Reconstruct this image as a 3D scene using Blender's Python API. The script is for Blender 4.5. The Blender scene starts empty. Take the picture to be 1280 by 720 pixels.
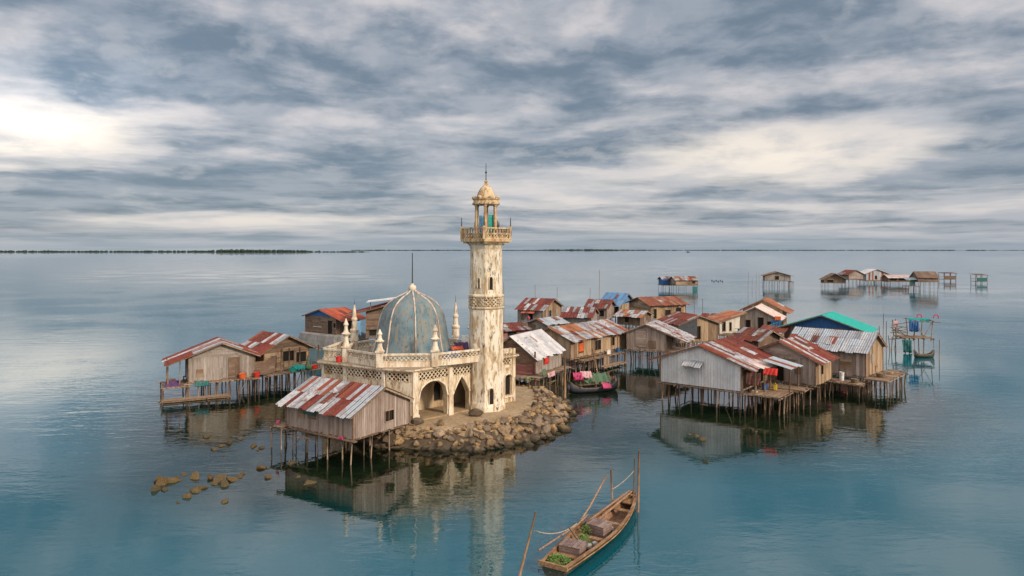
import bpy, math, random
from mathutils import Vector, noise as mnoise
R = math.radians
random.seed(7)
REG, LOWER = {}, []
SC = bpy.context.scene
COL = SC.collection

# ------------------------------------------------------------------ camera
CAM_H, FPX, HOR = 14.0, 880.0, 311.5          # height, focal length in photo pixels (1280 wide), horizon row
cd = bpy.data.cameras.new('camera'); cam = bpy.data.objects.new('camera', cd); COL.objects.link(cam)
cam.location = (0, 0, CAM_H); cam.rotation_euler = (R(90), 0, 0)
cd.sensor_width = 36; cd.lens = FPX / 1280 * 36; cd.shift_y = -(360 - HOR) / 1280
cd.clip_start = 0.5; cd.clip_end = 40000
SC.camera = cam

# ------------------------------------------------------------------ node helper
def nd(nt, t, ins=None, **props):
    n = nt.nodes.new(t)
    for k, v in props.items(): setattr(n, k, v)
    for k, v in (ins or {}).items():
        s = n.inputs[k]
        if isinstance(v, bpy.types.NodeSocket): nt.links.new(v, s)
        else: s.default_value = v
    return n
def mth(nt, op, a, b=0.0, c=0.0, clamp=False):
    return nd(nt, 'ShaderNodeMath', {0: a, 1: b, 2: c}, operation=op, use_clamp=clamp).outputs[0]
def ramp(nt, fac, stops, interp='LINEAR'):
    n = nd(nt, 'ShaderNodeValToRGB', {'Fac': fac}); cr = n.color_ramp; cr.interpolation = interp
    while len(cr.elements) < len(stops): cr.elements.new(0.5)
    for e, (p, c) in zip(cr.elements, stops):
        e.position = p; e.color = (*c, 1) if len(c) == 3 else c
    return n.outputs[0]
def mixc(nt, fac, a, b, blend='MIX'):
    n = nt.nodes.new('ShaderNodeMix'); n.data_type = 'RGBA'; n.blend_type = blend
    for s, v in ((n.inputs[0], fac), (n.inputs[6], a), (n.inputs[7], b)):
        if isinstance(v, bpy.types.NodeSocket): nt.links.new(v, s)
        else: s.default_value = v if not isinstance(v, tuple) or len(v) == 4 else (*v, 1)
    return n.outputs[2]
def sstep(nt, x, a, b, lo=0.0, hi=1.0):
    return nd(nt, 'ShaderNodeMapRange', {'Value': x, 1: a, 2: b, 3: lo, 4: hi}, interpolation_type='SMOOTHSTEP').outputs[0]

# ------------------------------------------------------------------ world: overcast evening sky
SUN_EL, SUN_AZ = R(27), R(128)                 # azimuth clockwise from +Y: behind the camera, to its right
W = bpy.data.worlds.new('World'); SC.world = W; W.use_nodes = True
nt = W.node_tree; nt.nodes.clear()
tc = nd(nt, 'ShaderNodeTexCoord').outputs['Generated']
sp = nd(nt, 'ShaderNodeSeparateXYZ', {0: tc}); dx, dy, dz = sp.outputs
AZM = mth(nt, 'ARCTAN2', dx, dy)
EL = mth(nt, 'LOGARITHM', mth(nt, 'ADD', mth(nt, 'MAXIMUM', dz, 0.0), .045), 2.718)
wn = nd(nt, 'ShaderNodeTexNoise', {'Vector': nd(nt, 'ShaderNodeCombineXYZ', {0: mth(nt, 'MULTIPLY', AZM, 5.0), 1: mth(nt, 'MULTIPLY', EL, 2.2), 2: 1.7}).outputs[0], 'Scale': 1.0, 'Detail': 3}).outputs['Fac']
WARP = mth(nt, 'MULTIPLY', mth(nt, 'SUBTRACT', wn, .5), .16)
def cloudnoise(sa, se, off, detail=8, rough=.56, dist=.0):
    vec = nd(nt, 'ShaderNodeCombineXYZ', {0: mth(nt, 'MULTIPLY', AZM, sa), 1: mth(nt, 'MULTIPLY', mth(nt, 'ADD', EL, WARP), se), 2: off})
    return nd(nt, 'ShaderNodeTexNoise', {'Vector': vec.outputs[0], 'Scale': 1.0, 'Detail': detail, 'Roughness': rough, 'Distortion': dist}).outputs['Fac']
n1 = cloudnoise(2.7, 3.1, 3.4, 10, .54)
n2 = cloudnoise(11.0, 5.0, 8.7, 8, .56)
n3 = cloudnoise(1.2, 1.0, 15.3, 4)
n4 = cloudnoise(6.5, 6.2, 22.9, 9, .58)
ys = mth(nt, 'MAXIMUM', dy, .05)
az, el = mth(nt, 'DIVIDE', dx, ys), mth(nt, 'DIVIDE', dz, ys)
def lobe(a0, e0, ra, re):
    p = mth(nt, 'POWER', mth(nt, 'DIVIDE', mth(nt, 'SUBTRACT', az, a0), ra), 2.0)
    q = mth(nt, 'POWER', mth(nt, 'DIVIDE', mth(nt, 'SUBTRACT', el, e0), re), 2.0)
    g = mth(nt, 'EXPONENT', mth(nt, 'MULTIPLY', mth(nt, 'ADD', p, q), -1.0))
    return mth(nt, 'MULTIPLY', g, sstep(nt, dy, .05, .2))
bright = mth(nt, 'ADD', mth(nt, 'ADD', mth(nt, 'MULTIPLY', lobe(-.70, .165, .20, .060), .95), mth(nt, 'MULTIPLY', lobe(.37, .135, .25, .05), .75)),
             mth(nt, 'ADD', mth(nt, 'MULTIPLY', lobe(.05, .055, .3, .03), .25), mth(nt, 'MULTIPLY', lobe(-.42, .040, .26, .014), .40)))
dark = mth(nt, 'ADD', mth(nt, 'ADD', mth(nt, 'MULTIPLY', lobe(-.58, .070, .30, .034), .9), mth(nt, 'MULTIPLY', lobe(-.2, .14, .16, .035), .6)),
           mth(nt, 'MULTIPLY', lobe(.66, .125, .2, .028), 1.0))
m1 = mth(nt, 'SUBTRACT', mth(nt, 'ADD', mth(nt, 'MULTIPLY', n1, .72), mth(nt, 'MULTIPLY', n2, .28)), mth(nt, 'MULTIPLY', bright, .17))
m1 = mth(nt, 'ADD', m1, mth(nt, 'MULTIPLY', dark, .13))
open_ = mixc(nt, mth(nt, 'MULTIPLY', bright, mth(nt, 'ADD', mth(nt, 'MULTIPLY', sstep(nt, n2, .32, .62), .75), .22), clamp=True), mixc(nt, sstep(nt, n4, .38, .62), (.41, .43, .475), (.60, .57, .575)), (1.05, .92, .76))
bank = mixc(nt, sstep(nt, n4, .36, .62), (.15, .20, .26), (.31, .345, .40))
ccol = mixc(nt, sstep(nt, m1, .425, .565), open_, bank)
wisp = mth(nt, 'MULTIPLY', sstep(nt, mth(nt, 'SUBTRACT', n2, mth(nt, 'MULTIPLY', n1, .25)), .40, .52), .38)
ccol = mixc(nt, wisp, ccol, mixc(nt, bright, (.47, .475, .50), (.95, .84, .72)))
ccol = mixc(nt, sstep(nt, el, .045, .0, 0, .65), ccol, (.30, .36, .42))
up = mth(nt, 'ADD', sstep(nt, dz, .30, .85, 1.0, 2.0), mth(nt, 'MULTIPLY', lobe(-.68, .215, .20, .075), .45))
glow = mth(nt, 'MULTIPLY', sstep(nt, dy, .1, -.9), 1.0)       # the open, lighter western half behind the photographer
ccol = mixc(nt, glow, ccol, mixc(nt, n3, (.75, .72, .70), (1.15, 1.0, .84)))
ccol = nd(nt, 'ShaderNodeVectorMath', {0: ccol, 'Scale': up}, operation='SCALE').outputs[0]
sky = nd(nt, 'ShaderNodeTexSky', sky_type='NISHITA', sun_disc=False, sun_elevation=SUN_EL, sun_rotation=SUN_AZ).outputs[0]
bg1 = nd(nt, 'ShaderNodeBackground', {'Color': sky, 'Strength': .08}).outputs[0]
bg2 = nd(nt, 'ShaderNodeBackground', {'Color': ccol, 'Strength': 1.0}).outputs[0]
ms = nd(nt, 'ShaderNodeMixShader', {0: .90, 1: bg1, 2: bg2}).outputs[0]
nd(nt, 'ShaderNodeOutputWorld', {'Surface': ms})

# ------------------------------------------------------------------ sun, exposure
sl = bpy.data.lights.new('sun', 'SUN'); sl.energy = 2.9; sl.angle = R(9); sl.color = (1, .83, .63)
so = bpy.data.objects.new('sun', sl); COL.objects.link(so); so.location = (40, -40, 60)
sd = Vector((math.sin(SUN_AZ) * math.cos(SUN_EL), math.cos(SUN_AZ) * math.cos(SUN_EL), math.sin(SUN_EL)))
so.rotation_euler = sd.to_track_quat('Z', 'Y').to_euler()
vs = SC.view_settings; vs.view_transform = 'Standard'; vs.look = 'None'; vs.exposure = 0.2; vs.gamma = 1; vs.use_curve_mapping = False
cy = SC.cycles; cy.use_denoising = True; cy.max_bounces = 6; cy.diffuse_bounces = 3; cy.glossy_bounces = 3
cy.transparent_max_bounces = 8; cy.caustics_reflective = False; cy.caustics_refractive = False
cy.sample_clamp_indirect = 6

# ------------------------------------------------------------------ generic helpers
def P(px, py, z=0.0):
    """plan point whose height is z and which the photo shows at pixel px,py"""
    Y = FPX * (CAM_H - z) / (py - HOR)
    return Vector(((px - 640) * Y / FPX, Y, z))
def rnd(a, b): return random.uniform(a, b)

class MB:
    def __init__(s): s.v = []; s.f = []
    def add(s, vs, fs):
        o = len(s.v); s.v += [tuple(v) for v in vs]; s.f += [tuple(i + o for i in f) for f in fs]; return s
    HEXF = [(0, 3, 2, 1), (4, 5, 6, 7), (0, 1, 5, 4), (1, 2, 6, 5), (2, 3, 7, 6), (3, 0, 4, 7)]
    def box(s, x0, x1, y0, y1, z0, z1):
        return s.add([(x0, y0, z0), (x1, y0, z0), (x1, y1, z0), (x0, y1, z0), (x0, y0, z1), (x1, y0, z1), (x1, y1, z1), (x0, y1, z1)], MB.HEXF)
    def beam(s, p, q, w, h, up=(0, 0, 1)):
        p, q = Vector(p), Vector(q); d = (q - p).normalized(); up = Vector(up)
        if abs(d.dot(up)) > .98: up = Vector((1, 0, 0))
        a = d.cross(up).normalized() * w / 2; b = a.cross(d).normalized() * h / 2
        return s.add([p - a - b, p + a - b, q + a - b, q - a - b, p - a + b, p + a + b, q + a + b, q - a + b], MB.HEXF)
    def tube(s, pts, rad, n=6):
        pts = [Vector(p) for p in pts]
        if not isinstance(rad, (list, tuple)): rad = [rad] * len(pts)
        vs, fs = [], []
        for i, p in enumerate(pts):
            d = (pts[min(i + 1, len(pts) - 1)] - pts[max(i - 1, 0)]).normalized()
            up = Vector((0, 0, 1)) if abs(d.z) < .9 else Vector((1, 0, 0))
            a = d.cross(up).normalized(); b = a.cross(d)
            for k in range(n):
                t = 2 * math.pi * k / n
                vs.append(p + (a * math.cos(t) + b * math.sin(t)) * rad[i])
        for i in range(len(pts) - 1):
            for k in range(n):
                k2 = (k + 1) % n
                fs.append((i * n + k, i * n + k2, (i + 1) * n + k2, (i + 1) * n + k))
        fs.append(tuple(range(n))); fs.append(tuple(reversed(range((len(pts) - 1) * n, len(pts) * n))))
        return s.add(vs, fs)
    def prism(s, poly, z0, z1):
        n = len(poly); vs = [(x, y, z0) for x, y in poly] + [(x, y, z1) for x, y in poly]
        fs = [tuple(reversed(range(n))), tuple(range(n, 2 * n))] + [(k, (k + 1) % n, (k + 1) % n + n, k + n) for k in range(n)]
        return s.add(vs, fs)
    def lathe(s, prof, n=16, c=(0, 0), rot=0.0):
        vs, fs = [], []
        for r, z in prof:
            for k in range(n):
                t = rot + 2 * math.pi * k / n
                vs.append((c[0] + r * math.cos(t), c[1] + r * math.sin(t), z))
        m = len(prof)
        for i in range(m - 1):
            for k in range(n):
                k2 = (k + 1) % n
                fs.append((i * n + k, i * n + k2, (i + 1) * n + k2, (i + 1) * n + k))
        fs.append(tuple(reversed(range(n)))); fs.append(tuple(range((m - 1) * n, m * n)))
        return s.add(vs, fs)
    def sphere(s, c, r, n=10, m=7, sq=1.0):
        prof = [(max(.001, r * math.sin(math.pi * i / m)), c[2] - r * sq * math.cos(math.pi * i / m)) for i in range(m + 1)]
        return s.lathe(prof, n, (c[0], c[1]))
    def piece(s, p0, dr, nr, s0, s1, zb0, zb1, zt0, zt1, o, t):
        """a board standing in a wall: along dr from s0 to s1, outer face o beyond the wall line, t thick"""
        def q(sv, z, k):
            return (p0[0] + dr[0] * sv + nr[0] * k, p0[1] + dr[1] * sv + nr[1] * k, z)
        return s.add([q(s0, zb0, o), q(s1, zb1, o), q(s1, zb1, o - t), q(s0, zb0, o - t), q(s0, zt0, o), q(s1, zt1, o), q(s1, zt1, o - t), q(s0, zt0, o - t)], MB.HEXF)
    def build(s, name, mat, parent=None, smooth=False, org=None, solid=0):
        me = bpy.data.meshes.new(name)
        vs = s.v if org is None else [(x - org[0], y - org[1], z - org[2]) for x, y, z in s.v]
        me.from_pydata(vs, [], s.f); me.update()
        me.materials.append(mat)
        if smooth: me.polygons.foreach_set('use_smooth', [True] * len(me.polygons))
        o = bpy.data.objects.new(name, me); COL.objects.link(o)
        if org is not None and parent is None: o.location = org
        if parent is not None: o.parent = parent
        if solid:
            m = o.modifiers.new('thickness', 'SOLIDIFY'); m.thickness = solid
        return o

def tag(o, label=None, cat=None, group=None, kind=None):
    for k, v in (('label', label), ('category', cat), ('group', group), ('kind', kind)):
        if v: o[k] = v
    return o
def thing(name, label, cat, loc, rz=0, group=None):
    o = bpy.data.objects.new(name, None); COL.objects.link(o)
    o.empty_display_size = .3; o.location = loc; o.rotation_euler = (0, 0, rz)
    return tag(o, label, cat, group)

# ------------------------------------------------------------------ materials
def newmat(name):
    m = bpy.data.materials.new(name); m.use_nodes = True; t = m.node_tree; t.nodes.clear(); return m, t
def finish(t, col, rough=.8, bump=None, bstr=.3, bdist=.02, metal=0.0, spec=.3):
    ins = {'Base Color': col if isinstance(col, bpy.types.NodeSocket) else (*col, 1), 'Roughness': rough, 'Metallic': metal, 'Specular IOR Level': spec}
    if bump is not None:
        ins['Normal'] = nd(t, 'ShaderNodeBump', {'Height': bump, 'Strength': bstr, 'Distance': bdist}).outputs[0]
    b = nd(t, 'ShaderNodeBsdfPrincipled', ins)
    nd(t, 'ShaderNodeOutputMaterial', {'Surface': b.outputs[0]})
def ocoord(t, sx=1, sy=1, sz=1):
    tcn = nd(t, 'ShaderNodeTexCoord').outputs['Object']
    rn = nd(t, 'ShaderNodeObjectInfo').outputs['Random']
    v = nd(t, 'ShaderNodeVectorMath', {0: tcn, 1: (sx, sy, sz)}, operation='MULTIPLY').outputs[0]
    off = nd(t, 'ShaderNodeCombineXYZ', {0: mth(t, 'MULTIPLY', rn, 37.0), 1: mth(t, 'MULTIPLY', rn, 71.0), 2: 0.0}).outputs[0]
    return nd(t, 'ShaderNodeVectorMath', {0: v, 1: off}, operation='ADD').outputs[0]
def noi(t, vec, scale=1, detail=5, rough=.6, dist=0):
    return nd(t, 'ShaderNodeTexNoise', {'Vector': vec, 'Scale': scale, 'Detail': detail, 'Roughness': rough, 'Distortion': dist}).outputs['Fac']
def isl(t): return nd(t, 'ShaderNodeNewGeometry').outputs['Random Per Island']

def wood(name, tones, sc=(16, 16, 1.3), streak=.55, rough=.88, perobj=False):
    m, t = newmat(name); k = len(tones)
    base = ramp(t, nd(t, 'ShaderNodeObjectInfo').outputs['Random'] if perobj else isl(t), [((i + .5) / k, c) for i, c in enumerate(tones)])
    g = noi(t, ocoord(t, *sc), 1.0, 7, .72)
    big = noi(t, ocoord(t, 1.2, 1.2, .5), 1.0, 4, .6, .4)
    c = mixc(t, sstep(t, g, .40, .68, 0, streak), base, tuple(x * .32 for x in tones[0]))
    c = mixc(t, sstep(t, g, .50, .30, 0, .35), c, (.42, .37, .33))
    c = mixc(t, sstep(t, big, .48, .72, 0, .55), c, tuple(a * b for a, b in zip(tones[-1], (.5, .42, .36))))
    finish(t, c, rough, g, .5, .02); return m
WV = (20, 20, 1.2); WH = (1.6, 1.6, 22)
M = {}
pink = [(.31, .235, .205), (.42, .345, .305), (.22, .155, .13), (.50, .43, .39), (.36, .285, .25)]
tan = [(.40, .27, .165), (.50, .37, .245), (.27, .17, .10), (.46, .36, .27), (.22, .14, .09)]
brown = [(.17, .105, .072), (.24, .155, .11), (.12, .075, .055), (.28, .20, .15), (.20, .13, .095)]
grey = [(.32, .275, .25), (.41, .365, .335), (.22, .185, .165), (.48, .435, .40), (.35, .30, .275)]
M['wood_pink'] = wood('weathered pinkish planks', pink, WV)
M['wood_tan'] = wood('tan planks', tan, WV)
M['wood_brown'] = wood('brown planks', brown, WV)
M['wood_grey'] = wood('grey planks', grey, WV)
M['board_pink'] = wood('pinkish boards', pink, WH)
M['board_brown'] = wood('brown boards', brown, WH)
M['board_tan'] = wood('tan boards', tan, WH)
M['board_red'] = wood('faded red boards', [(.26, .09, .085), (.34, .14, .13), (.20, .08, .07), (.38, .20, .18)], WH)
M['beam'] = wood('old beams', [(.24, .155, .10), (.33, .22, .15), (.17, .11, .075), (.40, .29, .20)], (5, 5, 5))
M['stilt'] = wood('stilt poles', [(.22, .135, .09), (.36, .245, .17), (.12, .078, .056), (.46, .35, .26), (.28, .20, .15)], (9, 9, 1.6), .6, .88, True)
M['pole'] = wood('bamboo poles', [(.30, .17, .10), (.36, .22, .13)], (9, 9, 2.5), .5, .88, True)
M['white_plank'] = wood('whitewashed planks', [(.58, .54, .48), (.66, .63, .58), (.48, .43, .37)], WV, .35)
M['thatch'] = wood('palm thatch', [(.20, .13, .095), (.27, .185, .14), (.15, .10, .08), (.31, .21, .155)], (14, 14, 3), .6)

def sheet(name, tones, rustamt=.5, rough=.55, metal=.15, grime=.5):
    m, t = newmat(name); k = len(tones)
    base = ramp(t, isl(t), [(i / k, c) for i, c in enumerate(tones)], 'CONSTANT')
    a = noi(t, ocoord(t, 1.3, 1.3, 1.3), 1.0, 9, .72, .8)
    b = noi(t, ocoord(t, 6, 6, 6), 1.0, 5, .68)
    mixn = mth(t, 'ADD', mth(t, 'MULTIPLY', a, .75), mth(t, 'MULTIPLY', b, .25))
    rust = ramp(t, b, [(.3, (.10, .032, .020)), (.5, (.19, .058, .032)), (.72, (.29, .115, .055))])
    c = mixc(t, sstep(t, mixn, .47, .56, 0, min(1, rustamt * 1.35)), base, rust)
    c = mixc(t, sstep(t, b, .50, .72, 0, grime), c, tuple(x * .45 for x in (.3, .25, .22)))
    finish(t, c, rough + .12, b, .25, .015, metal * .3, .22); return m
SIL = (.34, .37, .41); SIL2 = (.43, .45, .48); SIL3 = (.25, .275, .31); RD = (.17, .032, .024); RD2 = (.115, .026, .022); RD3 = (.23, .062, .036); OR = (.36, .145, .06); WHT = (.66, .65, .63)
M['roof_mixed'] = sheet('silver and red roofing', [SIL, RD, SIL2, RD2, RD2, RD, SIL, SIL2, RD3], .5)
M['roof_patch'] = sheet('silver roofing with red sheets', [SIL, SIL2, RD, SIL, RD3, SIL2, RD2, SIL3, SIL], .3)
M['roof_red'] = sheet('red rusted roofing', [RD, RD2, SIL2, RD3, RD, SIL, SIL3, RD], .42)
M['roof_dark'] = sheet('dark red roofing', [RD2, RD, (.10, .035, .03), RD, SIL3], .6)
M['roof_rust'] = sheet('orange rusted roofing', [SIL, OR, SIL3, RD3, SIL2, OR, (.24, .11, .06), SIL], .5)
M['roof_worn'] = sheet('silver roofing browned by rust', [SIL, SIL2, SIL, SIL3], .8)
M['roof_silver'] = sheet('blue grey roofing', [SIL, (.38, .44, .50), SIL2, SIL, (.36, .42, .47), SIL3, SIL, RD3], .18)
M['roof_white'] = sheet('pale roofing', [(.50, .50, .53), (.56, .55, .57), (.44, .45, .48), (.60, .59, .60)], .14, .5)
M['roof_blue'] = sheet('blue painted roofing', [(.10, .24, .44), (.12, .28, .50), (.14, .30, .48), (.09, .21, .40)], .15)
M['roof_pink'] = sheet('pale pink roofing', [(.60, .47, .43), (.66, .55, .52), (.58, .44, .40)], .15)
M['roof_orange'] = sheet('bright red roofing', [(.42, .09, .045), (.36, .07, .04), (.46, .12, .06), (.26, .05, .035)], .3)
M['roof_terra'] = sheet('terracotta roofing', [(.29, .10, .055), (.36, .14, .075), (.23, .08, .05), (.33, .17, .11)], .5)
M['wall_tin'] = sheet('pale corrugated wall', [(.58, .61, .65), (.66, .68, .71), (.53, .56, .60), (.62, .64, .68), (.56, .59, .62)], .10, .5, .15, .10)

def plaster(name, c1, c2, stain, dark, am=.75, gs=1.0):
    m, t = newmat(name)
    a = noi(t, ocoord(t, 1.7 * gs, 1.7 * gs, .42 * gs), 1.0, 9, .68, .5)
    b = noi(t, ocoord(t, 3.2 * gs, 3.2 * gs, 1.0 * gs), 1.0, 7, .7, .3)
    e = noi(t, ocoord(t, .8, .8, .8), 1.0, 4, .55)
    c = mixc(t, sstep(t, e, .35, .65), c1, c2)
    c = mixc(t, sstep(t, a, .46, .60, 0, am), c, stain)
    c = mixc(t, sstep(t, b, .54, .66, 0, am), c, dark)
    finish(t, c, .85, b, .35, .03); return m
M['plaster'] = plaster('cream plaster', (.61, .51, .37), (.71, .62, .48), (.38, .26, .15), (.13, .095, .07), .9, 1.3)
M['tower'] = plaster('stained tower plaster', (.66, .58, .45), (.78, .71, .60), (.40, .28, .16), (.095, .08, .07), .96, 1.4)
M['plaster_white'] = plaster('whitewashed plaster', (.66, .57, .45), (.75, .68, .58), (.46, .33, .21), (.22, .16, .11), .75, 1.4)
M['ochre'] = plaster('ochre plaster', (.50, .37, .22), (.62, .49, .32), (.34, .19, .09), (.06, .05, .04), .98, 1.7)
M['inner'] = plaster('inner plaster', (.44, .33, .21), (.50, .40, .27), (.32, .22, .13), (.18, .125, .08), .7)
M['slab'] = plaster('terrace screed', (.30, .23, .17), (.36, .29, .22), (.22, .165, .12), (.14, .11, .09), .6)
M['stone'] = plaster('grey stone', (.27, .25, .24), (.34, .32, .30), (.20, .18, .165), (.12, .11, .10), .6)
M['dome'] = plaster('weathered blue dome', (.10, .165, .205), (.17, .235, .265), (.25, .22, .18), (.05, .07, .085), .8, 1.8)
M['rib'] = plaster('dome ribs', (.52, .45, .39), (.60, .52, .45), (.36, .22, .16), (.16, .18, .19), .85)

def plain(name, c, rough=.7, var=.25, metal=0.0):
    m, t = newmat(name)
    g = noi(t, ocoord(t, 5, 5, 5), 1.0, 5, .6)
    col = mixc(t, sstep(t, g, .35, .7, 0, 1), (*[x * (1 + var * .5) for x in c], 1), (*[x * (1 - var) for x in c], 1))
    finish(t, col, rough, g, .15, .02, metal); return m
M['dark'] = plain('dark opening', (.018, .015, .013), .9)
M['recess_shade'] = plain('painted recess shade', (.055, .04, .03), .9)  # dark brown that stands in for the shade behind the lattice
M['iron'] = plain('iron', (.06, .055, .055), .6, .3, .5)
M['red'] = plain('red cloth', (.55, .035, .025)); M['orange'] = plain('orange cloth', (.58, .11, .03)); M['pink'] = plain('pink cloth', (.46, .06, .16))
M['lightpink'] = plain('pale pink cloth', (.56, .33, .34)); M['teal'] = plain('teal tarp', (.02, .30, .27)); M['green'] = plain('green tarp', (.085, .145, .085))
M['sea_green'] = plain('sea green tarp', (.025, .36, .31), .5); M['blue'] = plain('blue tarp', (.022, .10, .28), .5); M['sky_blue'] = plain('pale blue cloth', (.16, .33, .52))
M['purple'] = plain('purple cloth', (.10, .05, .14)); M['yellow'] = plain('yellow plastic', (.66, .47, .03), .5); M['white'] = plain('white plastic', (.72, .70, .68), .6)
M['olive'] = plain('olive net', (.16, .19, .11)); M['darktarp'] = plain('dark tarpaulin', (.055, .06, .075)); M['tealpaint'] = plain('dark teal paint', (.02, .12, .12), .5)
M['skin'] = plain('skin', (.22, .12, .075)); M['hair'] = plain('hair', (.012, .01, .01)); M['blue_door'] = plain('blue door', (.02, .07, .14))
M['crate'] = wood('crate boards', [(.24, .165, .145), (.30, .215, .19), (.20, .135, .12)], (3, 3, 14), .5)
M['boat'] = wood('boat planking', [(.31, .165, .075), (.38, .215, .105), (.26, .14, .07)], (2, 9, 9), .75, .7)
M['boat_in'] = wood('boat inside', [(.24, .13, .075), (.30, .17, .10), (.20, .11, .065)], (2, 9, 9), .6, .75)
M['boat_hull'] = wood('boat hull', [(.045, .055, .045), (.06, .07, .05)], (1.5, 5, 9), .5, .6)
M['rope'] = plain('rope', (.42, .34, .25), .9)
M['leaf'] = wood('fresh greens', [(.09, .19, .03), (.14, .26, .04), (.06, .13, .025), (.20, .32, .07)], (6, 6, 6), .2, .6)

def rockmat(name, tones, wet=True):
    m, t = newmat(name); k = len(tones)
    rn = nd(t, 'ShaderNodeObjectInfo').outputs['Random']
    base = ramp(t, rn, [((i + .5) / k, c) for i, c in enumerate(tones)])
    a = noi(t, ocoord(t, 2.2, 2.2, 2.2), 1.0, 8, .7, .4); b = noi(t, ocoord(t, 9, 9, 9), 1.0, 6, .7)
    c = mixc(t, sstep(t, a, .45, .62, 0, .7), base, (.10, .072, .048))
    c = mixc(t, sstep(t, b, .52, .72, 0, .5), c, (.40, .31, .21))
    if wet:
        z = nd(t, 'ShaderNodeSeparateXYZ', {0: nd(t, 'ShaderNodeNewGeometry').outputs['Position']}).outputs[2]
        zz = mth(t, 'ADD', z, mth(t, 'MULTIPLY', a, .35))
        c = mixc(t, sstep(t, zz, .62, .25), c, (.035, .03, .018))
    finish(t, c, .85, b, .8, .07); return m
M['rock'] = rockmat('breakwater rock', [(.24, .155, .082), (.35, .235, .125), (.15, .11, .08), (.46, .29, .13), (.27, .20, .14), (.095, .072, .056), (.37, .27, .19)])
M['reefrock'] = rockmat('algae rock', [(.095, .06, .02), (.13, .085, .03), (.065, .05, .02)], False)
M['sand'] = plaster('trodden earth', (.33, .235, .14), (.42, .31, .195), (.24, .165, .095), (.15, .105, .065), .7, 2)

M['rubble'] = plaster('rubble earth with painted gap shade', (.085, .062, .042), (.12, .085, .055), (.06, .045, .03), (.03, .025, .02), .8, 3)  # slope ground darkened so gaps between the boulders read as shaded

# ------------------------------------------------------------------ the setting: island, seabed, water, coast
ISL = [(-9.3, 50.9), (-7.6, 50.5), (-5, 50.2), (-3.2, 50.6), (-1.2, 51.6), (1.0, 53.3), (2.5, 56), (3.2, 60), (2.9, 65), (0, 70), (-8, 70), (-16.5, 66), (-17, 57), (-13, 54.6)]
def sdist(x, y, poly=ISL):
    ins = False; dm = 1e9; n = len(poly)
    for i in range(n):
        x0, y0 = poly[i]; x1, y1 = poly[(i + 1) % n]
        if (y0 > y) != (y1 > y) and x < (x1 - x0) * (y - y0) / (y1 - y0) + x0: ins = not ins
        ex, ey = x1 - x0, y1 - y0; t = max(0, min(1, ((x - x0) * ex + (y - y0) * ey) / (ex * ex + ey * ey)))
        dm = min(dm, math.hypot(x - x0 - ex * t, y - y0 - ey * t))
    return -dm if ins else dm
def island_z(x, y):
    d = sdist(x, y) + .5 * (mnoise.noise(Vector((x * .6, y * .6, 1))))
    n = .12 * mnoise.noise(Vector((x * 1.1, y * 1.1, 4)))
    if d < 0: return 1.15 + n * (.4 if d < -1.5 else 1)
    steep = 1.0 if x < -3 else .62
    return 1.15 - d * steep + n
def shoal(x, y):
    d = max(0, sdist(x, y))
    s = math.exp(-(d / 8.5) ** 2) * 1.05
    for cx, cy, r, a in ((22, 68, 12, .8), (-26, 65, 9, .7), (-17, 46, 9, .62), (-6, 44, 8, .5), (33, 67, 9, .6), (18, 54, 9, .62), (27, 58, 7, .45), (-24, 55, 6, .4), (11, 84, 11, .6), (3, 72, 9, .7)):
        s += a * math.exp(-((x - cx) ** 2 + (y - cy) ** 2) / r ** 2)
    return min(1, s)
def bed_z(x, y):
    s = shoal(x, y)
    return -5.5 + 4.95 * s + .35 * mnoise.noise(Vector((x * .25, y * .25, 9))) * (1 if s > .02 else 0)
gx = [-9000, -3500, -1400, -600, -280, -140, -95] + [-70 + 1.6 * i for i in range(76)] + [58, 64, 72, 95, 140, 280, 600, 1400, 3500, 9000]
gy = [-400, -120, -30, 0, 12, 20] + [24 + 1.6 * i for i in range(50)] + [108, 116, 130, 160, 220, 320, 600, 1200, 2500, 6000, 16000]
def grid(zf):
    mb = MB(); nx, ny = len(gx), len(gy)
    mb.v = [(x, y, zf(x, y)) for y in gy for x in gx]
    mb.f = [(j * nx + i, j * nx + i + 1, (j + 1) * nx + i + 1, (j + 1) * nx + i) for j in range(ny - 1) for i in range(nx - 1)]
    return mb
m, t = newmat('seabed sand and weed')
pos = nd(t, 'ShaderNodeNewGeometry').outputs['Position']; pz = nd(t, 'ShaderNodeSeparateXYZ', {0: pos}).outputs[2]
a = noi(t, pos, .9, 7, .7, .6); b = noi(t, pos, 2.6, 6, .7)
c = mixc(t, sstep(t, a, .42, .6), (.15, .16, .06), (.36, .32, .15))
c = mixc(t, sstep(t, b, .5, .68, 0, .8), c, (.06, .075, .03))
c = mixc(t, sstep(t, mth(t, 'ADD', pz, mth(t, 'MULTIPLY', b, .8)), -1.6, -3.6), c, (.05, .16, .16))
finish(t, c, .95, b, .8, .15)
tag(grid(bed_z).build('seabed', m, None, True), kind='structure')

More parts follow.
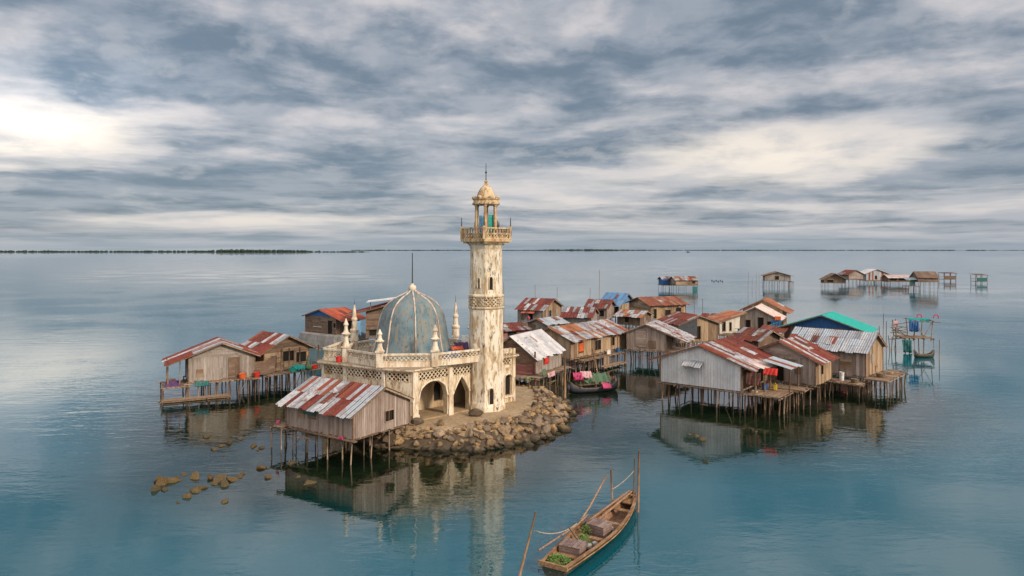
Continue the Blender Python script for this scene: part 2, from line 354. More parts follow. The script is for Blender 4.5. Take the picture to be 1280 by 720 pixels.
m, t = newmat('sea water')
pos = nd(t, 'ShaderNodeNewGeometry').outputs['Position']
dep = nd(t, 'ShaderNodeAttribute', attribute_name='depth').outputs['Fac']
def wv(sx, sy, rot, detail, dist=0.6):
    mp = nd(t, 'ShaderNodeMapping', {'Vector': pos, 'Rotation': (0, 0, R(rot)), 'Scale': (sx, sy, 1)}).outputs[0]
    return noi(t, mp, 1.0, detail, .55, dist)
patch = noi(t, pos, .045, 3, .5)                 # calm and ruffled patches of the sea
h = mth(t, 'ADD', mth(t, 'MULTIPLY', wv(.50, 1.25, 12, 2), .80), mth(t, 'MULTIPLY', wv(1.6, 3.8, -14, 2), .26))
h = mth(t, 'ADD', h, mth(t, 'MULTIPLY', wv(.10, .26, 6, 2), 1.6))
bp = nd(t, 'ShaderNodeBump', {'Height': h, 'Strength': sstep(t, patch, .40, .60, .30, 1.2), 'Distance': .022}).outputs[0]
fr = nd(t, 'ShaderNodeFresnel', {'IOR': 2.1, 'Normal': bp}).outputs[0]
gl = nd(t, 'ShaderNodeBsdfGlossy', {'Color': (.97, .98, 1, 1), 'Roughness': .012, 'Normal': bp}).outputs[0]
tr = nd(t, 'ShaderNodeBsdfTransparent', {'Color': (.70, .88, .76, 1)}).outputs[0]
deep = ramp(t, mth(t, 'DIVIDE', dep, 6.0), [(.15, (.010, .026, .014)), (.5, (.003, .034, .032)), (.85, (.001, .090, .126))])
df = nd(t, 'ShaderNodeBsdfDiffuse', {'Color': deep}).outputs[0]
tf = mth(t, 'SUBTRACT', 1.0, mth(t, 'EXPONENT', mth(t, 'MULTIPLY', dep, -.52)), clamp=True)
body = nd(t, 'ShaderNodeMixShader', {0: tf, 1: tr, 2: df}).outputs[0]
out = nd(t, 'ShaderNodeMixShader', {0: fr, 1: body, 2: gl}).outputs[0]
nd(t, 'ShaderNodeOutputMaterial', {'Surface': out})
wmb = grid(lambda x, y: 0.0)
water = tag(wmb.build('water', m, None, True), kind='structure')
at = water.data.attributes.new('depth', 'FLOAT', 'POINT')
at.data.foreach_set('value', [max(0, -bed_z(x, y)) for y in gy for x in gx])

mb = MB(); xs = [-19.5 + .45 * i for i in range(62)]; ysl = [46 + .45 * i for i in range(62)]
mb.v = [(x, y, max(-2.5, island_z(x, y))) for y in ysl for x in xs]; nx = len(xs)
mb.f = [(j * nx + i, j * nx + i + 1, (j + 1) * nx + i + 1, (j + 1) * nx + i) for j in range(len(ysl) - 1) for i in range(nx - 1)]
ig = tag(mb.build('island_ground', M['sand'], None, True), kind='structure'); ig.data.materials.append(M['rubble'])
for f in ig.data.polygons:
    if sdist(f.center.x, f.center.y) > .35 or (f.center.x > -.5 and sdist(f.center.x, f.center.y) > -.9): f.material_index = 1

m, t = newmat('distant mangrove'); g = noi(t, ocoord(t, .02, .02, .05), 1, 4)
finish(t, mixc(t, g, (.022, .040, .038), (.045, .065, .052)), .95); M['forest'] = m
def blob(mb, x, y, z, rx, rz, n=7):
    prof = [(rx * .55, z - rz * .9), (rx, z - rz * .2), (rx * .85, z + rz * .4), (rx * .4, z + rz * .85), (.1, z + rz)]
    mb.lathe(prof, n, (x, y), rnd(0, 6))
def coast(x0, x1, y, hfun, step, land_d):
    lb = MB(); pts = []; x = x0
    while x < x1: pts.append(x); x += step * 4
    front = [(px_, y + 40 * mnoise.noise(Vector((px_ * .003, 2, 0)))) for px_ in pts]
    lb.prism(front + [(x1, y + land_d), (x0, y + land_d)], -1, 1.2)
    tag(lb.build('coastline', M['forest']), kind='structure')
    fb = MB(); x = x0
    while x < x1:
        hh = hfun(x) * rnd(.65, 1.15)
        if hh > 1.5: blob(fb, x, y + rnd(45, land_d * .8), hh * .45 + .6, rnd(.7, 1.4) * max(step, hh * .7), hh * .55)
        x += step * rnd(.5, 1.1)
    tag(fb.build('mangrove_forest', M['forest'], None, True), kind='stuff')
coast(-2700, -720, 3300, lambda x: 7 + 5 * mnoise.noise(Vector((x * .004, 0, 3))) + 5 * math.exp(-((x + 1280) / 210) ** 2) + (-3 if x > -950 else 0), 6, 260)
coast(-1900, 7000, 8200, lambda x: 6 + 5 * mnoise.noise(Vector((x * .0016, 5, 3))) + 10 * math.exp(-((x - 900) / 500) ** 2), 32, 600)

# ------------------------------------------------------------------ building kit for the stilt houses
def wall_boards(mb, p0, p1, zlo, top, opens, style, bw, apex=None, t=.035):
    p0, p1 = Vector(p0), Vector(p1); L = (p1 - p0).length; d = (p1 - p0) / L; n = Vector((d.y, -d.x))
    if style in ('v', 'tin'):
        br = [0.0]
        while br[-1] < L - bw * .5: br.append(br[-1] + bw * (rnd(.7, 1.3) if style == 'v' else 1))
        br[-1] = L
        for o in opens: br += [o[0], o[1]]
        if apex is not None: br.append(apex)
        br = sorted(set(round(b, 3) for b in br if 0 <= b <= L + 1e-3))
        for a, b in zip(br, br[1:]):
            if b - a < .02: continue
            mid = (a + b) / 2; g = 0.006 if style == 'v' else -.01
            zb = zlo + (rnd(-.10, .02) if style == 'v' else 0); zt0, zt1 = top(a), top(b)
            segs = [(zb, None)]
            for o in opens:
                if o[0] <= mid <= o[1]: segs = [(zb, zlo + o[2]), (zlo + o[3], None)]
            for z0, z1 in segs:
                ta, tb_ = (zt0, zt1) if z1 is None else (z1, z1)
                if max(ta, tb_) <= z0 + .02: continue
                of = rnd(0, .022)
                if style == 'v': mb.piece(p0, d, n, a + g, b - g, z0, z0, max(ta, z0 + .01), max(tb_, z0 + .01), of, t)
                else:
                    k = max(2, int((b - a) / .11))
                    for j in range(k):
                        s0, s1 = a + (b - a) * j / k, a + (b - a) * (j + 1) / k
                        f = lambda s: ta + (tb_ - ta) * (s - a) / (b - a)
                        r0, r1 = (.0, .04) if j % 2 else (.04, .0)
                        q = lambda s, z, kk: (p0[0] + d[0] * s + n[0] * kk, p0[1] + d[1] * s + n[1] * kk, z)
                        if j == 0: base = len(mb.v); mb.v += [q(s0, z0, r0), q(s0, f(s0), r0)]
                        mb.v += [q(s1, z0, r1), q(s1, f(s1), r1)]
                        i0 = base + 2 * j; mb.f.append((i0, i0 + 2, i0 + 3, i0 + 1))
    else:
        N = 60; smp = [(L * i / N, top(L * i / N)) for i in range(N + 1)]; zmax = max(z for _, z in smp); z = zlo
        while z < zmax - .03:
            z1 = min(z + bw * rnd(.8, 1.2), zmax); ok = [s for s, zt in smp if zt >= (z + z1) / 2]
            if ok:
                a, b = min(ok), max(ok)
                cuts = [(a, b)]
                for o in opens:
                    if zlo + o[2] < (z + z1) / 2 < zlo + o[3]:
                        cuts = [c2 for (p, q) in cuts for c2 in ((p, min(q, o[0])), (max(p, o[1]), q)) if c2[1] - c2[0] > .04]
                for p, q in cuts:
                    while q - p > .04:
                        e = q if q - p < 2.4 else p + rnd(1.3, 2.2)
                        of = rnd(0, .025); tl = rnd(-.015, .015)
                        mb.piece(p0, d, n, p, e - .008, z + .006, z + .006 + tl, z1, z1 + tl, of, t); p = e
            z = z1

def slope_sheets(mb, e0, along, upv, L, H, sw=.62, rows=2, ragged=.26):
    """corrugated sheets laid on one roof slope: e0 eave corner, along the eave, upv up the slope"""
    along, upv, e0 = Vector(along).normalized(), Vector(upv).normalized(), Vector(e0); nrm = along.cross(upv).normalized()
    if nrm.z < 0: nrm = -nrm
    a = 0.0
    while a < L - .05:
        w = min(sw * rnd(.85, 1.15), L - a)
        if L - a - w < .25: w = L - a
        for r in range(rows):
            b0 = H * r / rows - (.12 if r else rnd(0, ragged)); b1 = H * (r + 1) / rows + (.02 if r == rows - 1 else 0)
            lift0 = .025 + .018 * r + rnd(0, .02); lift1 = lift0 + rnd(-.012, .012); sk = rnd(-.025, .025)
            k = max(2, int(round(w / .095))); base = len(mb.v)
            for j in range(k + 1):
                s = a - .02 + (w + .04) * j / k; c = (.024 if j % 2 else -.024)
                for bb, lf, sx in ((b0, lift0, 0), (b1, lift1, sk)):
                    mb.v.append(tuple(e0 + along * (s + sx) + upv * bb + nrm * (c + lf)))
                if j:
                    i0 = base + 2 * (j - 1); mb.f.append((i0, i0 + 2, i0 + 3, i0 + 1))
        a += w

def add_stilts(root, pts, ztop, zbot=-2.4, rad=(.035, .072)):
    for x, y in pts:
        r = rnd(*rad); mb = MB(); lx, ly = rnd(-.28, .28), rnd(-.2, .2); b1, b2 = rnd(-.09, .09), rnd(-.09, .09); n = 4
        zt = ztop + rnd(-.02, .05)
        mb.tube([(x + lx * (1 - k / n) + b1 * math.sin(3 * k / n), y + ly * (1 - k / n) + b2 * math.sin(3 * k / n), zbot + (zt - zbot) * k / n) for k in range(n + 1)],
                [r * (1.15 - .3 * k / n) for k in range(n + 1)], 6)
        mb.build('stilt', M['stilt'], root, True)

def add_opening(root, p0, d, n, zlo, o, lod):
    kind = o[4]; s0, s1, z0, z1 = o[0], o[1], zlo + o[2], zlo + o[3]
    fb = MB(); fw = .07 if lod < 2 else .12
    pos = lambda s, k=0: (p0[0] + d[0] * s + n[0] * k, p0[1] + d[1] * s + n[1] * k)
    for a, b in ((s0 - fw, s0), (s1, s1 + fw)): fb.piece(p0, d, n, a, b, z0 - (fw if kind != 'door' else 0), z0 - (fw if kind != 'door' else 0), z1 + fw, z1 + fw, .045, .06)
    fb.piece(p0, d, n, s0, s1, z1, z1, z1 + fw, z1 + fw, .043, .056)
    if kind != 'door': fb.piece(p0, d, n, s0, s1, z0 - fw, z0 - fw, z0, z0, .06, .075)
    nm = 'door' if kind.startswith('door') else 'window'
    mt = {'door_blue': M['blue_door']}.get(kind, M['dark'])
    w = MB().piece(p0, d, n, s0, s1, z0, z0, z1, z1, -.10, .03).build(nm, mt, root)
    fb.build('frame', M['beam'], w)
    if kind == 'shutter':
        MB().piece(p0, d, n, s1 + .02, s1 + .02 + (s1 - s0) * .9, z0, z0, z1, z1, .075, .03).build('shutter', M['board_brown'], root)
    if kind == 'window' and lod == 0 and s1 - s0 > .5:
        MB().piece(p0, d, n, (s0 + s1) / 2 - .025, (s0 + s1) / 2 + .025, z0, z0, z1, z1, -.02, .04).build('mullion', M['beam'], w)

def hut(name, label, L, C, d, zf, hw, rise, ridge='u', roof='roof_mixed', wall='wood_pink', style='v', bw=.22, oh=(.35, .35, .35, .35),
        opens=None, cat='house', group='stilt houses of the sea village', lod=0, w=None, stilts=True, sp=1.0, skip='', rows=2, gable=None, walls=None, sw=.5, fascia='beam', loose=1.0):
    """L, C plan points of the front wall's left and right foot; d depth behind it; oh overhang left, right, front, back"""
    L, C = Vector(L[:2]), Vector(C[:2]); u = (C - L).normalized(); w = w or (C - L).length
    root = thing(name, label, cat, (L.x, L.y, 0), math.atan2(u.y, u.x), group); LOWER.append(root)
    opens = opens or {}; zt = zf + hw; walls = walls or {}
    ol, orr, of, ob = oh
    if ridge == 'u': tops = {'front': lambda s: zt, 'back': lambda s: zt, 'right': lambda s: zt + rise * (1 - abs(s - d / 2) / (d / 2)), 'left': lambda s: zt + rise * (1 - abs(s - d / 2) / (d / 2))}
    elif ridge == 'v': tops = {'left': lambda s: zt, 'right': lambda s: zt, 'front': lambda s: zt + rise * (1 - abs(s - w / 2) / (w / 2)), 'back': lambda s: zt + rise * (1 - abs(s - w / 2) / (w / 2))}
    elif ridge == 'shed_r': tops = {'left': lambda s: zt, 'right': lambda s: zt + rise, 'front': lambda s: zt + rise * s / w, 'back': lambda s: zt + rise * (1 - s / w)}
    else: tops = {'front': lambda s: zt, 'back': lambda s: zt + rise, 'right': lambda s: zt + rise * s / d, 'left': lambda s: zt + rise * (1 - s / d)}
    ends = {'front': ((0, 0), (w, 0)), 'right': ((w, 0), (w, d)), 'back': ((w, d), (0, d)), 'left': ((0, d), (0, 0))}
    for side, (a, b) in ends.items():
        if side in skip.split(): continue
        wm, ws, wb = walls.get(side, (wall, style, bw))
        mb = MB(); Ls = (Vector(b) - Vector(a)).length; isg = (ridge == 'u' and side in ('left', 'right')) or (ridge == 'v' and side in ('front', 'back'))
        ops = opens.get(side, [])
        if gable and isg and side == gable[0]:
            wall_boards(mb, a, b, zf, lambda s: zt, ops, ws, wb)
            g = MB(); wall_boards(g, a, b, zt, tops[side], [], gable[2], .2, Ls / 2); g.build('gable', M[gable[1]], root)
        else: wall_boards(mb, a, b, zf, tops[side], ops, ws, wb, Ls / 2 if isg else None)
        mb.build('wall', M[wm], root)
        dd = (Vector(b) - Vector(a)).normalized(); nn = Vector((dd.y, -dd.x))
        for o in ops: add_opening(root, Vector(a), dd, nn, zf, o, lod)
    # roof
    mb = MB(); fb = MB()
    if ridge == 'u':
        for sg in (0, 1):
            o_ = of if sg == 0 else ob; run = d / 2; sl = rise / run; y0 = -o_ if sg == 0 else d + o_; z0 = zt - sl * o_
            uv = Vector((0, (run + o_) * (1 if sg == 0 else -1), rise + sl * o_)); slope_sheets(mb, (-ol, y0, z0), (1, 0, 0), uv, w + ol + orr, uv.length, sw, rows)
            for xx in (-ol + .05, w + orr - .05): fb.beam((xx, y0, z0 - .05), (xx, d / 2, zt + rise - .05), .05, .12)
        fb.tube([(-ol, d / 2, zt + rise - .03), (w + orr, d / 2, zt + rise - .03)], .05)
        for yy in (0, d): fb.tube([(-ol * .8, yy, zt - .04), (w + orr * .8, yy, zt - .04)], .045)
    elif ridge == 'v':
        for sg in (0, 1):
            o_ = ol if sg == 0 else orr; run = w / 2; sl = rise / run; x0 = -o_ if sg == 0 else w + o_; z0 = zt - sl * o_ * loose
            uv = Vector(((run + o_) * (1 if sg == 0 else -1), 0, zt + rise - z0)); slope_sheets(mb, (x0, -of, z0), (0, 1, 0), uv, d + of + ob, uv.length, sw, rows)
            for yy in (-of + .05, d + ob - .05): fb.beam((x0, yy, z0 - .05), (w / 2, yy, zt + rise - .05), .05, .12)
        fb.tube([(w / 2, -of, zt + rise - .03), (w / 2, d + ob, zt + rise - .03)], .05)
        for xx in (0, w): fb.tube([(xx, -of * .8, zt - .04), (xx, d + ob * .8, zt - .04)], .045)
    elif ridge == 'shed_r':
        sl = rise / w; uv = Vector((w + ol + orr, 0, sl * (w + ol + orr))); slope_sheets(mb, (-ol, -of, zt - sl * ol + .04), (0, 1, 0), uv, d + of + ob, uv.length, sw, rows)
        for yy in (-of + .05, d + ob - .05): fb.beam((-ol, yy, zt - sl * ol - .03), (w + orr, yy, zt + rise + sl * orr - .03), .05, .12)
    else:
        sl = rise / d; uv = Vector((0, d + of + ob, sl * (d + of + ob))); slope_sheets(mb, (-ol, -of, zt - sl * of + .04), (1, 0, 0), uv, w + ol + orr, uv.length, sw, rows)
        for xx in (-ol + .05, w + orr - .05): fb.beam((xx, -of, zt - sl * of - .03), (xx, d + ob, zt + rise + sl * ob - .03), .05, .12)
    mb.build('roof', M[roof], root); fb.build('roof_frame', M[fascia], root)
    # nailed-on patches and loose sheets
    if lod < 2 and not roof.startswith('sea'):
        for _ in range(3 if lod == 0 else 1):
            sd_ = rnd(.4, .9); px_ = rnd(.15, .75); rr = rnd(.1, .55); pm = random.choice(('roof_red', 'roof_rust', 'roof_patch', 'roof_dark')); pb_ = MB()
            if ridge == 'u':
                run = d / 2; uv = Vector((rnd(-.12, .12), run, rise)); L_ = uv.length
                slope_sheets(pb_, (px_ * w, run * rr, zt + rise * rr + .05), (1, rnd(-.06, .06), 0), uv, rnd(.5, 1.0), L_ * min(.9 - rr, rnd(.3, .5)), .55, 1)
            elif ridge == 'v':
                run = w / 2; uv = Vector((-run, rnd(-.12, .12), rise)); L_ = uv.length
                slope_sheets(pb_, (w - run * rr, px_ * d, zt + rise * rr + .05), (rnd(-.06, .06), 1, 0), uv, rnd(.5, 1.0), L_ * min(.9 - rr, rnd(.3, .5)), .55, 1)
            if pb_.v: pb_.build('roof_patch', M[pm], root)
        for side, (a, b) in ends.items():
            if side in skip.split() or side == 'back' or walls.get(side, (wall, style, bw))[1] == 'tin': continue
            a, b = Vector(a), Vector(b); Ls = (b - a).length; dd = (b - a).normalized()
            for _ in range(2):
                s0 = rnd(.1, max(.15, Ls - 1.2)); s1 = min(Ls - .1, s0 + rnd(.4, 1.1)); z0 = rnd(0, hw * .5); z1 = z0 + rnd(.4, min(1.0, hw - z0))
                if any(o[0] - .15 < s1 and o[1] + .15 > s0 for o in opens.get(side, [])): continue
                nn_ = Vector((dd.y, -dd.x)); q0 = a + dd * s0 + nn_ * .05; q1 = a + dd * s1 + nn_ * .05; pb_ = MB(); hz_ = random.random() < .5
                wall_boards(pb_, q0, q1, zf + z0, lambda s_: zf + z1, [], 'h' if hz_ else 'v', .17); pb_.build('wall_patch', M[random.choice(('board_brown', 'board_pink', 'board_tan') if hz_ else ('wood_brown', 'wood_grey', 'wood_pink'))], root)
    # corner posts, floor
    for x, y in ((0, 0), (w, 0), (w, d), (0, d)): MB().box(x - .05, x + .05, y - .05, y + .05, zf - .15, zt - .03).build('corner_post', M['beam'], root)
    fl = MB(); fl.box(.04, w - .04, .04, d - .04, zf - .08, zf - .02)
    for k in range(3):
        y = -.04 + (d + .08) * k / 2; fl.tube([(-rnd(.1, .5), y, zf - .14), (w + rnd(.1, .5), y + rnd(-.05, .05), zf - .14)], .055)
    k = 0
    while k * 1.3 < w: fl.tube([(k * 1.3, -rnd(.05, .25), zf - .21), (k * 1.3, d + .15, zf - .21)], .045); k += 1
    fl.build('floor', M['beam'], root)
    if stilts:
        pts = []; nx_ = max(3, int(w / sp / 1.25) + 1); ny_ = max(2, int(d / (sp * 1.7)) + 1)
        for j in range(ny_):
            for i in range(nx_):
                if 0 < j < ny_ - 1 and (i + j) % 2 and 0 < i < nx_ - 1: continue
                pts.append((w * i / (nx_ - 1) + rnd(-.3, .3), d * j / (ny_ - 1) + rnd(-.2, .2) - (.05 if j == 0 else 0)))
        add_stilts(root, pts, zf - .1)
        if lod < 2:
            for _ in range(2):
                x0 = rnd(0, w * .6); z0 = rnd(.5, zf * .7); MB().tube([(x0, -.1, z0), (x0 + rnd(1.2, 2.2), -.1, z0 + rnd(-.1, .25))], .035).build('brace', M['stilt'], root)
            x0 = rnd(.2, w - 1.2); MB().tube([(x0, -.08, .3), (x0 + 1.0, -.08, zf - .25)], .03).build('brace', M['stilt'], root)
    root['_w'] = w; root['_d'] = d
    return root

def deck(root, x0, x1, y0, y1, z, along='x', sp=.9, rail=None, st=True, mat='beam', name='deck'):
    mb = MB(); a, b = (x0, x1) if along == 'x' else (y0, y1); c = a
    while c < b - .02:
        e = min(c + rnd(.10, .2), b); zz = z + rnd(-.012, .012); j0, j1 = rnd(-.18, .18), rnd(-.18, .18)
        if along == 'x': mb.box(c, e - .015, y0 + j0, y1 + j1, zz - .03, zz)
        else: mb.box(x0 + j0, x1 + j1, c, e - .015, zz - .03, zz)
        c = e
    for y in (y0 + .05, y1 - .05): mb.tube([(x0 - rnd(.1, .3), y, z - .09), (x1 + rnd(.1, .3), y, z - .09)], .05)
    for x in (x0 + .05, x1 - .05): mb.tube([(x, y0 - rnd(.1, .3), z - .17), (x, y1 + rnd(.1, .3), z - .17)], .05)
    mb.build(name, M[mat], root)
    if st:
        pts = []
        nx_, ny_ = max(2, int((x1 - x0) / sp / 1.35) + 1), max(2, int((y1 - y0) / sp / 1.35) + 1)
        for i in range(nx_):
            for j in range(ny_):
                if 0 < i < nx_ - 1 and 0 < j < ny_ - 1: continue
                pts.append((x0 + (x1 - x0) * i / (nx_ - 1) + rnd(-.1, .1), y0 + (y1 - y0) * j / (ny_ - 1) + rnd(-.1, .1)))
        add_stilts(root, pts, z - .05)
    if rail:
        rb = MB()
        for (ax, ay), (bx_, by_) in rail:
            rb.tube([(ax, ay, z + .75), (bx_, by_, z + .75)], .03); rb.tube([(ax, ay, z + .4), (bx_, by_, z + .4)], .025)
            n = max(2, int(math.hypot(bx_ - ax, by_ - ay) / .9) + 1)
            for k in range(n): x, y = ax + (bx_ - ax) * k / (n - 1), ay + (by_ - ay) * k / (n - 1); rb.tube([(x, y, z - .1), (x, y, z + .8)], .03)
        rb.build('railing', M['beam'], root)

def cloth(name, label, cat, c, w, h, rz, mat, tilt=0.0, fold=.05, group=None, seed=0, parent=None):
    """a hanging (tilt 0) or lying (tilt 90) cloth, hung from its upper edge at c"""
    mb = MB(); nx_, nz_ = 12, 8; ti = R(tilt)
    for j in range(nz_ + 1):
        for i in range(nx_ + 1):
            x = (i / nx_ - .5) * w * (1 - .12 * j / nz_ * math.sin(i * 2.1 + seed)); s = j / nz_ * h
            o = fold * math.sin(i * 1.9 + seed + j * .3) * (.3 + j / nz_) + fold * .5 * mnoise.noise(Vector((i * .7, j * .6, seed)))
            dz = .10 * h * mnoise.noise(Vector((i * .5, 3, seed))) * (j / nz_)
            mb.v.append((x, -s * math.sin(ti) - o * math.cos(ti), -s * math.cos(ti) + dz + o * math.sin(ti)))
    mb.f = [(j * (nx_ + 1) + i, (j + 1) * (nx_ + 1) + i, (j + 1) * (nx_ + 1) + i + 1, j * (nx_ + 1) + i + 1) for j in range(nz_) for i in range(nx_)]
    o = mb.build(name, M[mat], parent, True, None, .012); o.location = c; o.rotation_euler = (0, 0, rz)
    if parent is None: tag(o, label, cat, group)
    return o
def bucket(label, c, r, h, mat, group=None, name='bucket', cat='bucket'):
    root = thing(name, label, cat, c, 0, group); mb = MB()
    mb.lathe([(r * .78, 0), (r, h), (r * 1.06, h), (r * 1.06, h - .03), (r * .93, h - .03), (r * .72, .03)], 14); mb.build('body', M[mat], root, False)
    hb = MB(); hb.tube([(r * math.cos(t_), 0, h - .02 + r * .8 * math.sin(t_)) for t_ in [math.pi * k / 8 for k in range(9)]], .012); hb.build('handle', M['iron'], root)
    return root
def local(root, x, y, z=0):
    a = root.rotation_euler.z; return Vector((root.location.x + x * math.cos(a) - y * math.sin(a), root.location.y + x * math.sin(a) + y * math.cos(a), z))
def water_pole(label, p, q, r, group=None, kind='pole', name='mooring_pole', extra=1.2):
    p, q = Vector(p), Vector(q); d = (q - p).normalized(); base = p - d * extra; mid = (base + q) / 2 + Vector((rnd(-.04, .04), rnd(-.04, .04), 0))
    mb = MB().tube([base, mid, q], [r, r * .9, r * .65], 7); return tag(mb.build(name, M['pole'], None, True, tuple(p)), label, kind, group)

# ------------------------------------------------------------------ the mosque
MA, MK, MBc, MD = Vector((-7.4, 52.1)), Vector((-9.6, 52.85)), Vector((-15.2, 56.2)), Vector((.2, 59.6))
ME, MF = Vector((-4.2, 65.2)), Vector((-14.2, 63.6))
Z0 = 1.12
mosque = thing('mosque', 'cream plastered mosque with a blue ribbed dome on a rocky islet', 'mosque', (-7.4, 57.5, Z0))
ORG = (-7.4, 57.5, Z0)
def mpart(mb, name, mat, smooth=False, par=None):
    o = mb.build(name, M[mat], None, smooth, None)
    for v in o.data.vertices: v.co -= Vector(ORG)
    o.parent = par or mosque; return o
def arch_strip(mb, p0, p1, z0, z1, ops, thick, ofs=0.0):
    p0, p1 = Vector(p0), Vector(p1); L = (p1 - p0).length; d = (p1 - p0) / L; n = Vector((d.y, -d.x))
    br = {0.0, L}
    for (a, b, zb, zs, ztop, pt) in ops: br |= {a + (b - a) * k / 14 for k in range(15)}
    br = sorted(br)
    def arch(o, s):
        a, b, zb, zs, ztop, pt = o; x = abs((s - (a + b) / 2) / ((b - a) / 2)); x = min(1, x)
        return zs + (ztop - zs) * ((1 - x ** 1.25) if pt else math.sqrt(max(0, 1 - x * x)))
    for a, b in zip(br, br[1:]):
        if b - a < 1e-5: continue
        mid = (a + b) / 2; o = next((o for o in ops if o[0] < mid < o[1]), None)
        if o is None: mb.piece(p0, d, n, a, b, z0, z0, z1, z1, ofs, thick)
        else:
            mb.piece(p0, d, n, a, b, arch(o, a), arch(o, b), z1, z1, ofs, thick)
            if o[2] > z0 + .01: mb.piece(p0, d, n, a, b, z0, z0, o[2], o[2], ofs, thick)
def lattice(mb, p0, p1, s0, s1, z0, z1, ofs=.02, pitch=.36, bw=.068):
    p0, p1 = Vector(p0), Vector(p1); d = (p1 - p0).normalized(); n = Vector((d.y, -d.x))
    q = lambda s, z: (p0.x + d.x * s + n.x * ofs, p0.y + d.y * s + n.y * ofs, z)
    W_, H_ = s1 - s0, z1 - z0; N3 = (n.x, n.y, 0); c = -H_ + pitch * .5
    while c < W_:
        a, b = max(c, 0), min(c + H_, W_)
        if b - a > .05:
            mb.beam(q(s0 + a, z0 + a - c), q(s0 + b, z0 + b - c), bw, .07, N3)
            mb.beam(q(s0 + a, z1 - (a - c)), q(s0 + b, z1 - (b - c)), bw, .062, N3)
        c += pitch
def frame_rect(mb, p0, p1, s0, s1, z0, z1, o, t, w):
    p0, p1 = Vector(p0), Vector(p1); d = (p1 - p0).normalized(); n = Vector((d.y, -d.x))
    mb.piece(p0, d, n, s0 - w, s0, z0 - w, z0 - w, z1 + w, z1 + w, o, t); mb.piece(p0, d, n, s1, s1 + w, z0 - w, z0 - w, z1 + w, z1 + w, o, t)
    mb.piece(p0, d, n, s0, s1, z1, z1, z1 + w, z1 + w, o - .002, t); mb.piece(p0, d, n, s0, s1, z0 - w, z0 - w, z0, z0, o - .002, t)
FZ0, FZ1, CZ = 4.14, 4.80, 4.88                    # lattice frieze, underside of cornice
# right-hand arcade, its frieze and columns
OPS = [(.62, 3.35, 0, 2.75, 4.0, False), (3.98, 5.6, 0, 2.6, 4.0, True)]
mb = MB(); arch_strip(mb, MA, MD, Z0 - .6, 4.08, OPS + [(9.55, 10.35, 1.75, 3.2, 3.5, False)], .45); mpart(mb, 'arcade_wall', 'plaster')
dR = (MD - MA).normalized(); nR = Vector((dR.y, -dR.x))
for i, (s0, s1, pt) in enumerate(((.62, 3.35, 0), (3.98, 5.6, 1))):       # raised arch mouldings
    mb = MB(); N = 16; pts = []
    for k in range(N + 1):
        x = -1 + 2 * k / N; zz = 2.7 + 1.3 * ((1 - abs(x) ** 1.25) if pt else math.sqrt(max(0, 1 - x * x)))
        p = MA + dR * ((s0 + s1) / 2 + x * ((s1 - s0) / 2 + .05)) + nR * .03; pts.append((p.x, p.y, zz + .05))
    mb.tube(pts, .075, 6); mpart(mb, 'arch_moulding', 'plaster_white', True)
for s, w_, zb in ((.28, .50, .5), (3.66, .34, .7)):
    mb = MB(); mb.piece(MA, dR, nR, s - w_ / 2 - .06, s + w_ / 2 + .06, zb, zb, Z0 + .55, Z0 + .55, .16, .5); mb.piece(MA, dR, nR, s - w_ / 2, s + w_ / 2, Z0 + .55, Z0 + .55, CZ, CZ, .10, .4)
    mb.piece(MA, dR, nR, s - w_ / 2 - .05, s + w_ / 2 + .05, 2.62, 2.62, 2.78, 2.78, .14, .4); mpart(mb, 'column', 'plaster_white')
mb = MB(); mb.piece(MA, dR, nR, 6.0, 8.6, 4.08, 4.08, CZ, CZ, -.02, .4); mb.piece(MA, dR, nR, 0, 8.6, 4.80, 4.80, CZ, CZ, -.005, .4); mpart(mb, 'frieze_wall', 'plaster')
mb = MB().piece(MA, dR, nR, .4, 6.2, 4.08, 4.08, CZ, CZ, -.36, .06); mpart(mb, 'frieze_shade_backing', 'recess_shade')  # added dark sheet, paints the shade seen through the frieze holes
for s0, s1 in ((.58, 3.42), (3.92, 6.0)):
    mb = MB(); lattice(mb, MA, MD, s0, s1, FZ0, FZ1, -.04); frame_rect(mb, MA, MD, s0, s1, FZ0, FZ1, .02, .2, .06); mpart(mb, 'lattice_panel', 'plaster')
# far right bay beyond the minaret, taller, with its own window and lattice
mb = MB(); arch_strip(mb, MA + dR * 8.4, MD, 4.08, 4.32, [], .45); mb.piece(MA, dR, nR, 8.4, 10.68, 5.28, 5.28, 5.62, 5.62, .04, .5)
mb.piece(MA, dR, nR, 10.42, 10.7, 4.3, 4.3, 5.3, 5.3, .02, .45); mb.piece(MA, dR, nR, 8.4, 8.7, 4.3, 4.3, 5.3, 5.3, .02, .45)
mb.piece(MA, dR, nR, 10.46, 10.74, Z0 - .5, Z0 - .5, 5.62, 5.62, .07, .3); mpart(mb, 'bay_wall', 'plaster')
mb = MB(); lattice(mb, MA, MD, 8.7, 10.42, 4.34, 5.26, -.03, .34); mpart(mb, 'lattice_panel', 'plaster')
mb = MB().piece(MA, dR, nR, 8.6, 10.5, 4.2, 4.2, 5.3, 5.3, -.35, .1); mpart(mb, 'frieze_shade_backing', 'dark')  # added near-black sheet in place of the shade behind this lattice
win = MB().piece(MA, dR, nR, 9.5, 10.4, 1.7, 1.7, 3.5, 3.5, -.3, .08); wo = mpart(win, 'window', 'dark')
mb = MB(); pts = []
for k in range(13):
    x = -1 + k / 6; p = MA + dR * (9.95 + x * .46) + nR * .04; pts.append((p.x, p.y, 3.2 + .34 * math.sqrt(max(0, 1 - x * x))))
a_ = MA + dR * 9.49 + nR * .04; b_ = MA + dR * 10.41 + nR * .04
